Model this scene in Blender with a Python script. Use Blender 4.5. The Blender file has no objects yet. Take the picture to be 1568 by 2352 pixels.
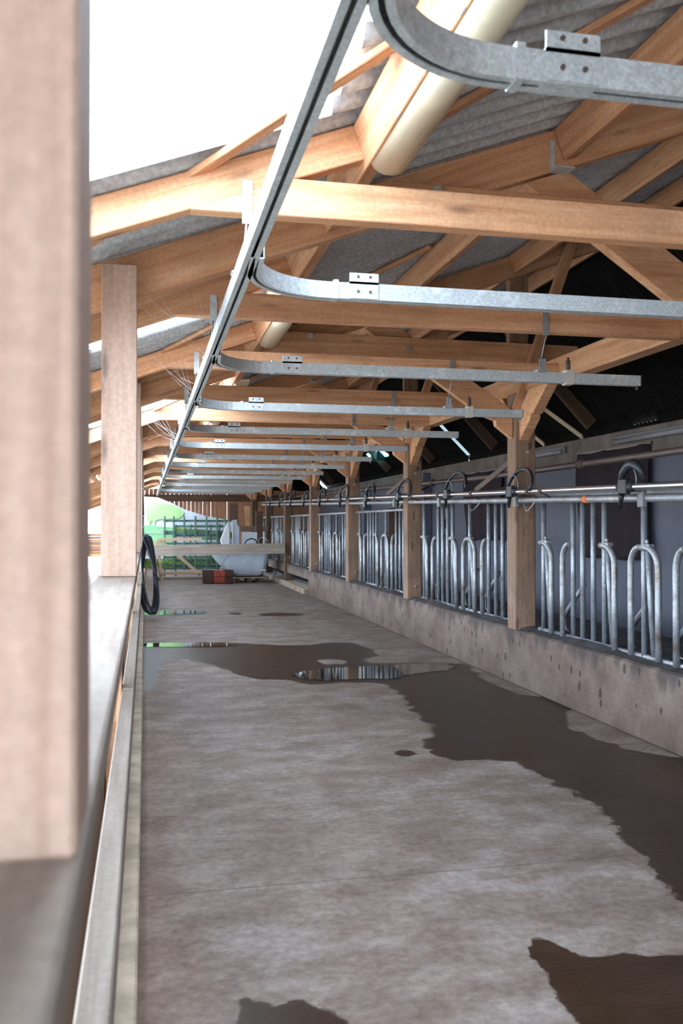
import bpy, bmesh, math, random
import numpy as np
from mathutils import Vector, Matrix

random.seed(7)
S = bpy.context.scene
COL = S.collection
PI = math.pi

# ------------------------------------------------------------------ camera, sky, exposure
cam_d = bpy.data.cameras.new('camera')
cam = bpy.data.objects.new('camera', cam_d)
COL.objects.link(cam)
S.camera = cam
cam_d.sensor_fit = 'VERTICAL'
cam_d.sensor_height = 36.0
cam_d.lens = 36.0 * 2080.0 / 2352.0
cam.location = (0, 0, 1.5)
cam.rotation_euler = (math.radians(90 + 0.771), 0, math.radians(-12.18))
cam_d.clip_start = 0.02
cam_d.clip_end = 400
cam_d.dof.use_dof = True
cam_d.dof.focus_distance = 9.0
cam_d.dof.aperture_fstop = 5.6

W = bpy.data.worlds.new('overcast_sky')
S.world = W
W.use_nodes = True
bg = W.node_tree.nodes['Background']
bg.inputs[0].default_value = (0.70, 0.84, 1.0, 1)
bg.inputs[1].default_value = 21.5

S.view_settings.view_transform = 'Standard'
S.view_settings.look = 'None'
S.view_settings.gamma = 1.0
S.view_settings.use_curve_mapping = False
S.view_settings.exposure = 0.0
S.render.engine = 'CYCLES'
S.cycles.use_denoising = True
S.cycles.max_bounces = 10
S.cycles.diffuse_bounces = 6
S.cycles.glossy_bounces = 4
S.cycles.transparent_max_bounces = 12
S.cycles.caustics_reflective = False
S.cycles.caustics_refractive = False
S.cycles.sample_clamp_indirect = 8.0

# ------------------------------------------------------------------ helpers: meshes
class MB:
    """collects vertices and faces in world coordinates"""
    def __init__(s):
        s.v = []; s.f = []; s.sm = []
    def add(s, vs, fs, smooth=False):
        o = len(s.v)
        s.v += [tuple(v) for v in vs]
        for f in fs:
            s.f.append(tuple(i + o for i in f)); s.sm.append(smooth)
        return s
    def box(s, x0, x1, y0, y1, z0, z1):
        vs = [(x, y, z) for z in (z0, z1) for y in (y0, y1) for x in (x0, x1)]
        return s.add(vs, [(0, 2, 3, 1), (4, 5, 7, 6), (0, 1, 5, 4), (2, 6, 7, 3), (0, 4, 6, 2), (1, 3, 7, 5)])
    def obox(s, p0, p1, w, h, up=(0, 0, 1)):
        """box along p0-p1, w across, h along up"""
        p0 = Vector(p0); p1 = Vector(p1); x = (p1 - p0).normalized(); u = Vector(up)
        y = u.cross(x).normalized(); z = x.cross(y)
        vs = []
        for p in (p0, p1):
            for a, b in ((-1, -1), (1, -1), (1, 1), (-1, 1)):
                vs.append(p + y * (a * w / 2) + z * (b * h / 2))
        return s.add(vs, [(3, 2, 1, 0), (4, 5, 6, 7), (0, 1, 5, 4), (1, 2, 6, 5), (2, 3, 7, 6), (3, 0, 4, 7)])
    def prism(s, poly, axis, a0, a1):
        """poly of 2D points extruded along axis: 'x' -> (y,z), 'y' -> (x,z), 'z' -> (x,y)"""
        def m(p, a):
            return (a, p[0], p[1]) if axis == 'x' else (p[0], a, p[1]) if axis == 'y' else (p[0], p[1], a)
        n = len(poly)
        vs = [m(p, a0) for p in poly] + [m(p, a1) for p in poly]
        fs = [tuple(range(n - 1, -1, -1)), tuple(range(n, 2 * n))]
        fs += [(i, (i + 1) % n, (i + 1) % n + n, i + n) for i in range(n)]
        return s.add(vs, fs)
    def tube(s, pts, r, n=10, closed=False, caps=True):
        pts = [Vector(p) for p in pts]; k = len(pts)
        rr = r if isinstance(r, (list, tuple)) else [r] * k
        t0 = (pts[1] - pts[0]).normalized()
        a = Vector((0, 0, 1)) if abs(t0.z) < .9 else Vector((1, 0, 0))
        nrm = t0.cross(a).normalized()
        vs = []; prev = t0
        for i, p in enumerate(pts):
            if closed:
                t = (pts[(i + 1) % k] - pts[i - 1]).normalized()
            else:
                t = (pts[min(i + 1, k - 1)] - pts[max(i - 1, 0)]).normalized()
            ax = prev.cross(t)
            if ax.length > 1e-6:
                nrm = Matrix.Rotation(prev.angle(t), 3, ax.normalized()) @ nrm
            nrm = (nrm - t * nrm.dot(t)).normalized(); prev = t
            b = t.cross(nrm)
            for j in range(n):
                an = 2 * PI * j / n
                vs.append(p + (nrm * math.cos(an) + b * math.sin(an)) * rr[i])
        fs = []
        for i in range(k if closed else k - 1):
            i2 = (i + 1) % k
            for j in range(n):
                j2 = (j + 1) % n
                fs.append((i * n + j, i * n + j2, i2 * n + j2, i2 * n + j))
        s.add(vs, fs, True)
        if caps and not closed:
            o = len(s.v) - len(vs)
            s.f.append(tuple(o + j for j in range(n - 1, -1, -1))); s.sm.append(False)
            s.f.append(tuple(o + (k - 1) * n + j for j in range(n))); s.sm.append(False)
        return s
    def sweep(s, path, prof):
        """profile (lateral, z) swept along a path in the XY plane at the path's z"""
        P = [Vector(p) for p in path]; k = len(P); m = len(prof); vs = []
        for i, p in enumerate(P):
            t = (P[min(i + 1, k - 1)] - P[max(i - 1, 0)]); t.z = 0; t.normalize()
            lat = Vector((t.y, -t.x, 0))
            for a, b in prof:
                vs.append(p + lat * a + Vector((0, 0, b)))
        fs = []
        for i in range(k - 1):
            for j in range(m):
                j2 = (j + 1) % m
                fs.append((i * m + j, (i + 1) * m + j, (i + 1) * m + j2, i * m + j2))
        fs.append(tuple(range(m))); fs.append(tuple((k - 1) * m + j for j in range(m - 1, -1, -1)))
        return s.add(vs, fs)
    def build(s, name, mat, parent=None, loc=None, bevel=0.0):
        loc = Vector(loc) if loc is not None else (Vector(parent['base']) if parent is not None else Vector(s.v[0]))
        me = bpy.data.meshes.new(name)
        me.from_pydata([tuple(Vector(v) - loc) for v in s.v], [], s.f)
        me.polygons.foreach_set('use_smooth', s.sm)
        if bevel:
            bm = bmesh.new(); bm.from_mesh(me)
            bmesh.ops.bevel(bm, geom=[e for e in bm.edges if len(e.link_faces) == 2 and e.calc_face_angle(0) > .6], offset=bevel, segments=1, affect='EDGES')
            bm.to_mesh(me); bm.free()
        me.materials.append(mat)
        me.update()
        o = bpy.data.objects.new(name, me); COL.objects.link(o)
        if parent is not None:
            o.parent = parent
            o.location = loc - Vector(parent['base']) if not parent.get('is_part') else loc - Vector(parent['base'])
        else:
            o.location = loc
        o['base'] = tuple(loc)
        return o

def tag(o, label=None, cat=None, group=None, kind=None):
    if label: o['label'] = label
    if cat: o['category'] = cat
    if group: o['group'] = group
    if kind: o['kind'] = kind
    return o

def thing(name, loc, label, cat, group=None, kind=None):
    o = bpy.data.objects.new(name, None); COL.objects.link(o)
    o.location = loc; o.empty_display_size = .1; o['base'] = tuple(loc)
    return tag(o, label, cat, group, kind)

def timber(name, p0, p1, w, h, mat, label=None, cat=None, group=None, parent=None, up=(0, 0, 1), bevel=.004):
    """sawn timber: local X runs along the grain"""
    p0 = Vector(p0); p1 = Vector(p1); L = (p1 - p0).length
    x = (p1 - p0).normalized(); y = Vector(up).cross(x).normalized(); z = x.cross(y)
    M = Matrix(((x.x, y.x, z.x, p0.x), (x.y, y.y, z.y, p0.y), (x.z, y.z, z.z, p0.z), (0, 0, 0, 1)))
    mb = MB().box(0, L, -w / 2, w / 2, -h / 2, h / 2)
    o = mb.build(name, mat, None, (0, 0, 0), bevel)
    if parent is not None:
        o.parent = parent
        o.matrix_local = Matrix.Translation(-Vector(parent['base'])) @ M
    else:
        o.matrix_world = M
    o['base'] = tuple(p0)
    return tag(o, label, cat, group)

def copy_tree(o, parent=None):
    c = o.copy(); COL.objects.link(c)
    if parent is not None: c.parent = parent
    for ch in list(o.children): copy_tree(ch, c)
    return c

ORD = ['first', 'second', 'third', 'fourth', 'fifth', 'sixth', 'seventh', 'eighth', 'ninth', 'tenth', 'eleventh', 'twelfth',
       'thirteenth', 'fourteenth', 'fifteenth', 'sixteenth', 'seventeenth', 'eighteenth']

# ------------------------------------------------------------------ helpers: materials
def new_mat(name):
    m = bpy.data.materials.new(name); m.use_nodes = True
    nt = m.node_tree
    return m, nt, nt.nodes, nt.links, nt.nodes['Principled BSDF']

def ramp(ns, stops):
    r = ns.new('ShaderNodeValToRGB')
    while len(r.color_ramp.elements) < len(stops): r.color_ramp.elements.new(.5)
    for e, (p, c) in zip(r.color_ramp.elements, stops):
        e.position = p; e.color = (*c, 1) if len(c) == 3 else c
    return r

def noise(ns, ls, vec, scale, detail=4, rough=.55):
    n = ns.new('ShaderNodeTexNoise')
    n.inputs['Scale'].default_value = scale; n.inputs['Detail'].default_value = detail; n.inputs['Roughness'].default_value = rough
    if vec is not None: ls.new(vec, n.inputs['Vector'])
    return n

def mixc(ns, ls, fac, a, b, mode='MIX'):
    m = ns.new('ShaderNodeMix'); m.data_type = 'RGBA'; m.blend_type = mode
    for s_, v in ((m.inputs[0], fac), (m.inputs[6], a), (m.inputs[7], b)):
        if hasattr(v, 'is_linked'): ls.new(v, s_)
        elif isinstance(v, tuple): s_.default_value = (*v, 1) if len(v) == 3 else v
        else: s_.default_value = v
    return m.outputs[2]

def math_n(ns, ls, op, a, b=None):
    m = ns.new('ShaderNodeMath'); m.operation = op
    for i, v in enumerate((a, b)):
        if v is None: continue
        if hasattr(v, 'is_linked'): ls.new(v, m.inputs[i])
        else: m.inputs[i].default_value = v
    return m.outputs[0]

def obj_vec(ns, ls, scale=(1, 1, 1), rnd=True):
    tc = ns.new('ShaderNodeTexCoord')
    v = tc.outputs['Object']
    if rnd:
        oi = ns.new('ShaderNodeObjectInfo')
        vm = ns.new('ShaderNodeVectorMath'); vm.operation = 'MULTIPLY_ADD'
        ls.new(oi.outputs['Random'], vm.inputs[0]); vm.inputs[1].default_value = (31.0, 17.0, 23.0); ls.new(v, vm.inputs[2])
        v = vm.outputs[0]
    mp = ns.new('ShaderNodeMapping'); mp.inputs['Scale'].default_value = scale
    ls.new(v, mp.inputs['Vector'])
    return mp.outputs[0], v

def wood(name, light, mid, dark, rough=.75, dirt=(.10, .07, .05), dirt_amt=.35, knots=True, along='x'):
    m, nt, ns, ls, b = new_mat(name)
    sc = {'x': (1.2, 26, 26), 'z': (26, 26, 1.2), 'y': (26, 1.2, 26)}[along]
    kn = {'x': (2.2, 9, 9), 'z': (9, 9, 2.2), 'y': (9, 2.2, 9)}[along]
    v1, raw = obj_vec(ns, ls, sc)
    n1 = noise(ns, ls, v1, 1.0, 5, .6); n1.inputs['Distortion'].default_value = .6
    c = ramp(ns, [(.28, dark), (.5, mid), (.72, light)]); ls.new(n1.outputs[0], c.inputs[0])
    col = c.outputs[0]
    oi = ns.new('ShaderNodeObjectInfo')
    hv = ns.new('ShaderNodeHueSaturation'); hv.inputs['Saturation'].default_value = 1.0
    mr = ns.new('ShaderNodeMapRange'); ls.new(oi.outputs['Random'], mr.inputs[0])
    mr.inputs[3].default_value = .85; mr.inputs[4].default_value = 1.12
    ls.new(mr.outputs[0], hv.inputs['Value']); ls.new(col, hv.inputs['Color']); col = hv.outputs[0]
    if knots:
        mp = ns.new('ShaderNodeMapping'); mp.inputs['Scale'].default_value = kn; ls.new(raw, mp.inputs[0])
        vo = ns.new('ShaderNodeTexVoronoi'); vo.inputs['Scale'].default_value = 1.0; ls.new(mp.outputs[0], vo.inputs['Vector'])
        kr = ramp(ns, [(.08, (1, 1, 1)), (.20, (0, 0, 0))]); ls.new(vo.outputs['Distance'], kr.inputs[0])
        wn = ns.new('ShaderNodeSeparateColor'); ls.new(vo.outputs['Color'], wn.inputs[0])
        gate = math_n(ns, ls, 'GREATER_THAN', wn.outputs[0], .45)
        kf = math_n(ns, ls, 'MULTIPLY', kr.outputs[0], gate)
        kf = math_n(ns, ls, 'MULTIPLY', kf, .8)
        col = mixc(ns, ls, kf, col, tuple(x * .38 for x in mid))
    n2 = noise(ns, ls, raw, 2.6, 6, .65)
    r2 = ramp(ns, [(.48, (0, 0, 0)), (.75, (1, 1, 1))]); ls.new(n2.outputs[0], r2.inputs[0])
    col = mixc(ns, ls, math_n(ns, ls, 'MULTIPLY', r2.outputs[0], dirt_amt), col, dirt)
    n3 = noise(ns, ls, raw, 60, 2)
    r3 = ramp(ns, [(.3, (.86, .86, .86)), (.7, (1.05, 1.05, 1.05))]); ls.new(n3.outputs[0], r3.inputs[0])
    col = mixc(ns, ls, 1.0, col, r3.outputs[0], 'MULTIPLY')
    ls.new(col, b.inputs['Base Color'])
    b.inputs['Roughness'].default_value = rough
    b.inputs['Specular IOR Level'].default_value = .3
    bp = ns.new('ShaderNodeBump'); bp.inputs['Strength'].default_value = .25; bp.inputs['Distance'].default_value = .004
    ls.new(n1.outputs[0], bp.inputs['Height']); ls.new(bp.outputs[0], b.inputs['Normal'])
    return m

def metal(name, base, rough=.45, met=.85, spot=None, spot_scale=9, rust=None, rust_amt=.0, spangle=True):
    m, nt, ns, ls, b = new_mat(name)
    v, raw = obj_vec(ns, ls)
    col = None
    vo = ns.new('ShaderNodeTexVoronoi'); vo.inputs['Scale'].default_value = 150; ls.new(raw, vo.inputs['Vector'])
    sp = ns.new('ShaderNodeSeparateColor'); ls.new(vo.outputs['Color'], sp.inputs[0])
    r = ramp(ns, [(0, tuple(x * (.80 if spangle else .96) for x in base)), (1, tuple(min(1, x * (1.14 if spangle else 1.04)) for x in base))]); ls.new(sp.outputs[0], r.inputs[0])
    col = r.outputs[0]
    if spot:
        n = noise(ns, ls, raw, spot_scale, 5, .7)
        rr = ramp(ns, [(.55, (0, 0, 0)), (.66, (1, 1, 1))]); ls.new(n.outputs[0], rr.inputs[0])
        col = mixc(ns, ls, math_n(ns, ls, 'MULTIPLY', rr.outputs[0], .6), col, spot)
    if rust:
        n = noise(ns, ls, raw, 6, 6, .7)
        rr = ramp(ns, [(.5, (0, 0, 0)), (.64, (1, 1, 1))]); ls.new(n.outputs[0], rr.inputs[0])
        col = mixc(ns, ls, math_n(ns, ls, 'MULTIPLY', rr.outputs[0], rust_amt), col, rust)
    ls.new(col, b.inputs['Base Color'])
    b.inputs['Metallic'].default_value = met
    n = noise(ns, ls, raw, 14, 4)
    mr = ns.new('ShaderNodeMapRange'); ls.new(n.outputs[0], mr.inputs[0]); mr.inputs[3].default_value = rough * .7; mr.inputs[4].default_value = min(1, rough * 1.35)
    ls.new(mr.outputs[0], b.inputs['Roughness'])
    return m

def plain(name, col, rough=.6, met=0.0, var=.12, scale=5, spec=.4):
    m, nt, ns, ls, b = new_mat(name)
    v, raw = obj_vec(ns, ls)
    n = noise(ns, ls, raw, scale, 5, .6)
    r = ramp(ns, [(.3, tuple(x * (1 - var * 2) for x in col)), (.7, tuple(min(1, x * (1 + var)) for x in col))]); ls.new(n.outputs[0], r.inputs[0])
    ls.new(r.outputs[0], b.inputs['Base Color'])
    b.inputs['Roughness'].default_value = rough; b.inputs['Metallic'].default_value = met; b.inputs['Specular IOR Level'].default_value = spec
    return m

M = {}
M['pine'] = wood('pine_timber', (.74, .445, .265), (.66, .345, .18), (.51, .23, .105), dirt_amt=.28)
M['pine_pale'] = wood('pale_pine', (.48, .335, .265), (.43, .29, .22), (.34, .215, .155), dirt_amt=.12, dirt=(.3, .2, .15))
M['pine_new'] = wood('new_pine', (.70, .55, .40), (.64, .49, .34), (.55, .40, .26), dirt_amt=.05)
M['post_dirty'] = wood('weathered_post', (.35, .225, .15), (.28, .172, .112), (.185, .11, .072), dirt_amt=.5, dirt=(.07, .05, .04))
M['grey_wood'] = wood('grey_weathered_wood', (.38, .315, .265), (.31, .25, .205), (.21, .16, .125), dirt_amt=.35, dirt=(.13, .10, .09), knots=False)
M['dark_wood'] = wood('dark_brown_wood', (.16, .10, .065), (.12, .07, .045), (.07, .042, .028), dirt_amt=.3)
M['plank_brown'] = wood('brown_planks', (.58, .32, .20), (.50, .255, .15), (.36, .17, .09), dirt_amt=.25, along='z')
M['galv'] = metal('galvanised_steel', (.52, .56, .57), .5, .45, spot=(.80, .83, .85), spot_scale=9)
M['galv_bar'] = metal('galvanised_bars', (.33, .36, .39), .45, .55, spot=(.55, .57, .60), spot_scale=20, rust=(.15, .10, .07), rust_amt=.55)
M['galv_hoop'] = metal('brown_stained_galvanised_hoops', (.34, .35, .36), .42, .5, spot=(.5, .5, .5), spot_scale=16, rust=(.17, .115, .075), rust_amt=.8)
M['galv_dirty'] = metal('dirty_galvanised_pipe', (.33, .34, .36), .45, .5, spot=(.52, .50, .47), spot_scale=10, rust=(.15, .10, .07), rust_amt=.6)
M['stainless'] = metal('stainless_pipe', (.62, .62, .66), .22, .95, spangle=False)
M['rusty'] = metal('rusty_brown_steel', (.085, .055, .045), .65, .2, spot=(.12, .08, .065), spot_scale=20, rust=(.16, .07, .04), rust_amt=.7, spangle=False)
M['brown_pipe'] = metal('brown_painted_pipe', (.105, .074, .066), .42, .25, spot=(.15, .11, .10), spot_scale=14, spangle=False)
M['rubber'] = plain('black_rubber', (.018, .019, .021), .45, var=.2)
M['hose'] = plain('black_hose', (.022, .026, .034), .38, var=.15)
M['plastic_grey'] = plain('grey_plastic', (.20, .20, .21), .4, var=.05)
M['orange_tape'] = plain('orange_tape', (.75, .19, .05), .6)
M['white_paint'] = plain('white_lamp_housing', (.72, .73, .74), .4, var=.04)
M['diffuser'] = plain('yellowed_lamp_diffuser', (.66, .58, .42), .25, var=.08, scale=2)
M['diffuser_grey'] = plain('grey_lamp_diffuser', (.34, .32, .33), .25, var=.08)
M['lightwhite'] = plain('off_white_sheet', (.72, .74, .78), .6, var=.05, scale=3)
M['tub'] = plain('grey_white_plastic_tub', (.55, .60, .66), .5, var=.08, scale=3)
M['green_paint'] = plain('green_painted_steel', (.10, .20, .155), .5, var=.2)
M['red'] = plain('red_crate_boards', (.40, .07, .045), .6, var=.2, scale=8)
M['darkred'] = plain('dark_red_brown_boards', (.085, .035, .025), .65, var=.2, scale=8)
M['curtain'] = plain('purple_brown_cloth', (.030, .019, .026), .85, var=.1, scale=3)
M['yellow_clip'] = plain('cream_clamp', (.55, .52, .46), .5, var=.1)
M['bolt'] = metal('zinc_bolt', (.65, .65, .62), .3, .9, spangle=False)
M['dark_glass'] = plain('dark_window_pane', (.02, .022, .026), .1, var=.05)
M['gravel'] = plain('pale_outside_ground', (.42, .38, .33), .9, var=.2, scale=1.5)
M['stall'] = plain('dark_stall_floor', (.10, .095, .10), .8, var=.35, scale=4)
M['banner_white'] = plain('white_banner_cloth', (.70, .75, .80), .55, var=.05, scale=3)
M['banner_green'] = plain('banner_green_print', (.24, .56, .27), .55, var=.06, scale=3)
M['banner_lime'] = plain('banner_light_green_print', (.40, .66, .27), .55, var=.06, scale=3)
M['banner_text'] = plain('banner_white_lettering', (.85, .9, .9), .55, var=.02)
M['grass_print'] = plain('grass_green_print', (.20, .34, .05), .6, var=.4, scale=14)

# grey fibre-cement roofing
m, nt, ns, ls, b = new_mat('grey_corrugated_roofing')
v, raw = obj_vec(ns, ls, rnd=False)
n1 = noise(ns, ls, raw, 1.6, 6, .65); n2 = noise(ns, ls, raw, 45, 3)
r = ramp(ns, [(.3, (.44, .455, .46)), (.7, (.60, .615, .62))]); ls.new(n1.outputs[0], r.inputs[0])
r2 = ramp(ns, [(.35, (.8, .8, .8)), (.72, (1.25, 1.25, 1.25))]); ls.new(n2.outputs[0], r2.inputs[0])
ls.new(mixc(ns, ls, 1.0, r.outputs[0], r2.outputs[0], 'MULTIPLY'), b.inputs['Base Color']); b.inputs['Roughness'].default_value = .85
M['roof'] = m
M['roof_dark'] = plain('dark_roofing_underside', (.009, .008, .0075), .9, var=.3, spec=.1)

# translucent roof sheet with dirt specks and leaf litter
m, nt, ns, ls, b = new_mat('translucent_roof_sheet')
v, raw = obj_vec(ns, ls, rnd=False)
out = ns['Material Output']; ns.remove(b)
tr = ns.new('ShaderNodeBsdfTransparent'); tl = ns.new('ShaderNodeBsdfTranslucent'); df = ns.new('ShaderNodeBsdfDiffuse')
tr.inputs[0].default_value = (.93, .95, .97, 1); tl.inputs[0].default_value = (.85, .9, .95, 1); df.inputs[0].default_value = (.12, .12, .13, 1)
mx = ns.new('ShaderNodeMixShader'); mx.inputs[0].default_value = .35
ls.new(tr.outputs[0], mx.inputs[1]); ls.new(tl.outputs[0], mx.inputs[2])
vo = ns.new('ShaderNodeTexVoronoi'); vo.inputs['Scale'].default_value = 9; ls.new(raw, vo.inputs['Vector'])
sp = ns.new('ShaderNodeSeparateColor'); ls.new(vo.outputs['Color'], sp.inputs[0])
th = math_n(ns, ls, 'MULTIPLY', math_n(ns, ls, 'POWER', sp.outputs[1], 5.0), .20)
sf = math_n(ns, ls, 'MULTIPLY', math_n(ns, ls, 'LESS_THAN', vo.outputs['Distance'], th), .96)
mx2 = ns.new('ShaderNodeMixShader'); ls.new(sf, mx2.inputs[0]); ls.new(mx.outputs[0], mx2.inputs[1]); ls.new(df.outputs[0], mx2.inputs[2])
ls.new(mx2.outputs[0], out.inputs[0])
M['skylight'] = m

# cyan translucent sheet
m, nt, ns, ls, b = new_mat('cyan_translucent_sheet')
out = ns['Material Output']; ns.remove(b)
tr = ns.new('ShaderNodeBsdfTransparent'); tr.inputs[0].default_value = (.12, .55, .60, 1)
tl = ns.new('ShaderNodeBsdfTranslucent'); tl.inputs[0].default_value = (.25, .8, .85, 1)
mx = ns.new('ShaderNodeMixShader'); mx.inputs[0].default_value = .4
ls.new(tr.outputs[0], mx.inputs[1]); ls.new(tl.outputs[0], mx.inputs[2]); ls.new(mx.outputs[0], out.inputs[0])
M['cyan'] = m

m, nt, ns, ls, b = new_mat('dirty_translucent_sheet')
out = ns['Material Output']; ns.remove(b)
tr = ns.new('ShaderNodeBsdfTransparent'); tr.inputs[0].default_value = (.030, .036, .033, 1)
tl = ns.new('ShaderNodeBsdfTranslucent'); tl.inputs[0].default_value = (.05, .06, .055, 1)
mx = ns.new('ShaderNodeMixShader'); mx.inputs[0].default_value = .5
ls.new(tr.outputs[0], mx.inputs[1]); ls.new(tl.outputs[0], mx.inputs[2]); ls.new(mx.outputs[0], out.inputs[0])
M['dim_sheet'] = m

# concrete alley floor: wet mask comes from the 'wet' attribute (shape of the damp area), broken up by noise
m, nt, ns, ls, b = new_mat('wet_concrete_floor')
v, raw = obj_vec(ns, ls, rnd=False)
n_big = noise(ns, ls, raw, .9, 6, .6)
mp = ns.new('ShaderNodeMapping'); mp.inputs['Scale'].default_value = (1.6, 2.2, 1); ls.new(raw, mp.inputs[0])
n_str = noise(ns, ls, mp.outputs[0], 1.6, 9, .72)
n_fine = noise(ns, ls, raw, 26, 5, .65)
c1 = ramp(ns, [(.28, (.108, .072, .053)), (.48, (.188, .142, .118)), (.66, (.29, .245, .222))]); ls.new(n_str.outputs[0], c1.inputs[0])
c2 = ramp(ns, [(.32, (.84, .77, .70)), (.6, (1, 1, 1)), (.75, (1.12, 1.12, 1.14))]); ls.new(n_big.outputs[0], c2.inputs[0])
c3 = ramp(ns, [(.3, (.70, .69, .68)), (.7, (1.25, 1.25, 1.25))]); ls.new(n_fine.outputs[0], c3.inputs[0])
dry = mixc(ns, ls, 1.0, mixc(ns, ls, 1.0, c1.outputs[0], c2.outputs[0], 'MULTIPLY'), c3.outputs[0], 'MULTIPLY')
# dark scattered dirt spots
vo = ns.new('ShaderNodeTexVoronoi'); vo.inputs['Scale'].default_value = 2.3; ls.new(raw, vo.inputs['Vector'])
sp = ns.new('ShaderNodeSeparateColor'); ls.new(vo.outputs['Color'], sp.inputs[0])
dth = math_n(ns, ls, 'MULTIPLY', math_n(ns, ls, 'POWER', sp.outputs[0], 6.0), .10)
dn = math_n(ns, ls, 'ADD', vo.outputs['Distance'], math_n(ns, ls, 'MULTIPLY', n_fine.outputs[0], .06))
dsp = math_n(ns, ls, 'LESS_THAN', dn, math_n(ns, ls, 'ADD', dth, .02))
dry = mixc(ns, ls, math_n(ns, ls, 'MULTIPLY', dsp, .55), dry, (.09, .075, .065))
xyz = ns.new('ShaderNodeSeparateXYZ'); ls.new(raw, xyz.inputs[0])
# brownish dust lying along the left sill, and cast joints across the alley
dl = ns.new('ShaderNodeMapRange'); dl.interpolation_type = 'SMOOTHSTEP'; ls.new(math_n(ns, ls, 'ADD', xyz.outputs[0], math_n(ns, ls, 'MULTIPLY', n_big.outputs[0], .5)), dl.inputs[0])
dl.inputs[1].default_value = .20; dl.inputs[2].default_value = .65; dl.inputs[3].default_value = .65; dl.inputs[4].default_value = .0
dry = mixc(ns, ls, dl.outputs[0], dry, mixc(ns, ls, 1.0, dry, (.98, .80, .62), 'MULTIPLY'))
jy = math_n(ns, ls, 'ADD', xyz.outputs[1], math_n(ns, ls, 'MULTIPLY', n_big.outputs[0], .05))
jm = math_n(ns, ls, 'PINGPONG', math_n(ns, ls, 'SUBTRACT', jy, 3.78), 1.785)
jt = math_n(ns, ls, 'MULTIPLY', math_n(ns, ls, 'LESS_THAN', jm, .006), .55)
dry = mixc(ns, ls, jt, dry, (.06, .05, .045))
at = ns.new('ShaderNodeAttribute'); at.attribute_name = 'wet'
n_edge = noise(ns, ls, raw, 5.0, 12, .74)
wv = math_n(ns, ls, 'ADD', at.outputs['Fac'], math_n(ns, ls, 'MULTIPLY', math_n(ns, ls, 'SUBTRACT', n_edge.outputs[0], .5), .80))
wr = ns.new('ShaderNodeMapRange'); wr.interpolation_type = 'SMOOTHSTEP'
ls.new(wv, wr.inputs[0]); wr.inputs[1].default_value = .46; wr.inputs[2].default_value = .53
wet = wr.outputs[0]
wetc = mixc(ns, ls, 1.0, dry, (.165, .108, .07), 'MULTIPLY')
ls.new(mixc(ns, ls, wet, dry, wetc), b.inputs['Base Color'])
rr = ns.new('ShaderNodeMapRange'); ls.new(wet, rr.inputs[0]); rr.inputs[3].default_value = .68; rr.inputs[4].default_value = .36
ls.new(rr.outputs[0], b.inputs['Roughness'])
b.inputs['Specular IOR Level'].default_value = .35
# stamped wavy texture
wav = ns.new('ShaderNodeTexWave'); wav.wave_type = 'BANDS'; wav.bands_direction = 'Y'; wav.inputs['Scale'].default_value = 12; wav.inputs['Distortion'].default_value = 3.5; wav.inputs['Detail Scale'].default_value = 9
ls.new(raw, wav.inputs['Vector'])
hsum = math_n(ns, ls, 'ADD', math_n(ns, ls, 'MULTIPLY', wav.outputs['Fac'], .5), math_n(ns, ls, 'MULTIPLY', n_fine.outputs[0], .8))
bp = ns.new('ShaderNodeBump'); bp.inputs['Distance'].default_value = .006; ls.new(hsum, bp.inputs['Height'])
bs = ns.new('ShaderNodeMapRange'); ls.new(wet, bs.inputs[0]); bs.inputs[3].default_value = .30; bs.inputs[4].default_value = .10
ls.new(bs.outputs[0], bp.inputs['Strength'])
ls.new(bp.outputs[0], b.inputs['Normal'])
M['floor'] = m

m, nt, ns, ls, b = new_mat('puddle_water')
b.inputs['Base Color'].default_value = (.038, .028, .02, 1); b.inputs['Roughness'].default_value = .04; b.inputs['Specular IOR Level'].default_value = .6
M['water'] = m

# stained concrete curb: pits, dark grime running down from the top edge
m, nt, ns, ls, b = new_mat('stained_concrete_curb')
v, raw = obj_vec(ns, ls, rnd=False)
n1 = noise(ns, ls, raw, 2.2, 6, .62)
c = ramp(ns, [(.28, (.105, .066, .048)), (.5, (.18, .124, .098)), (.72, (.255, .19, .16))]); ls.new(n1.outputs[0], c.inputs[0])
n2 = noise(ns, ls, raw, 40, 4)
c2 = ramp(ns, [(.3, (.84, .84, .84)), (.7, (1.1, 1.1, 1.1))]); ls.new(n2.outputs[0], c2.inputs[0])
col = mixc(ns, ls, 1.0, c.outputs[0], c2.outputs[0], 'MULTIPLY')
mp = ns.new('ShaderNodeMapping'); mp.inputs['Scale'].default_value = (11, 11, 6.5); ls.new(raw, mp.inputs[0])
vo = ns.new('ShaderNodeTexVoronoi'); vo.inputs['Scale'].default_value = 1; ls.new(mp.outputs[0], vo.inputs['Vector'])
sp = ns.new('ShaderNodeSeparateColor'); ls.new(vo.outputs['Color'], sp.inputs[0])
pt = math_n(ns, ls, 'LESS_THAN', vo.outputs['Distance'], math_n(ns, ls, 'MULTIPLY', math_n(ns, ls, 'POWER', sp.outputs[0], 3.0), .26))
col = mixc(ns, ls, math_n(ns, ls, 'MULTIPLY', pt, .75), col, (.018, .014, .012))
tc = ns.new('ShaderNodeSeparateXYZ'); ls.new(raw, tc.inputs[0])
mp2 = ns.new('ShaderNodeMapping'); mp2.inputs['Scale'].default_value = (3, 4.5, .6); ls.new(raw, mp2.inputs[0])
n3 = noise(ns, ls, mp2.outputs[0], 1.2, 5, .6)
zz = math_n(ns, ls, 'ADD', tc.outputs[2], math_n(ns, ls, 'MULTIPLY', math_n(ns, ls, 'SUBTRACT', n3.outputs[0], .5), .62))
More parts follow.
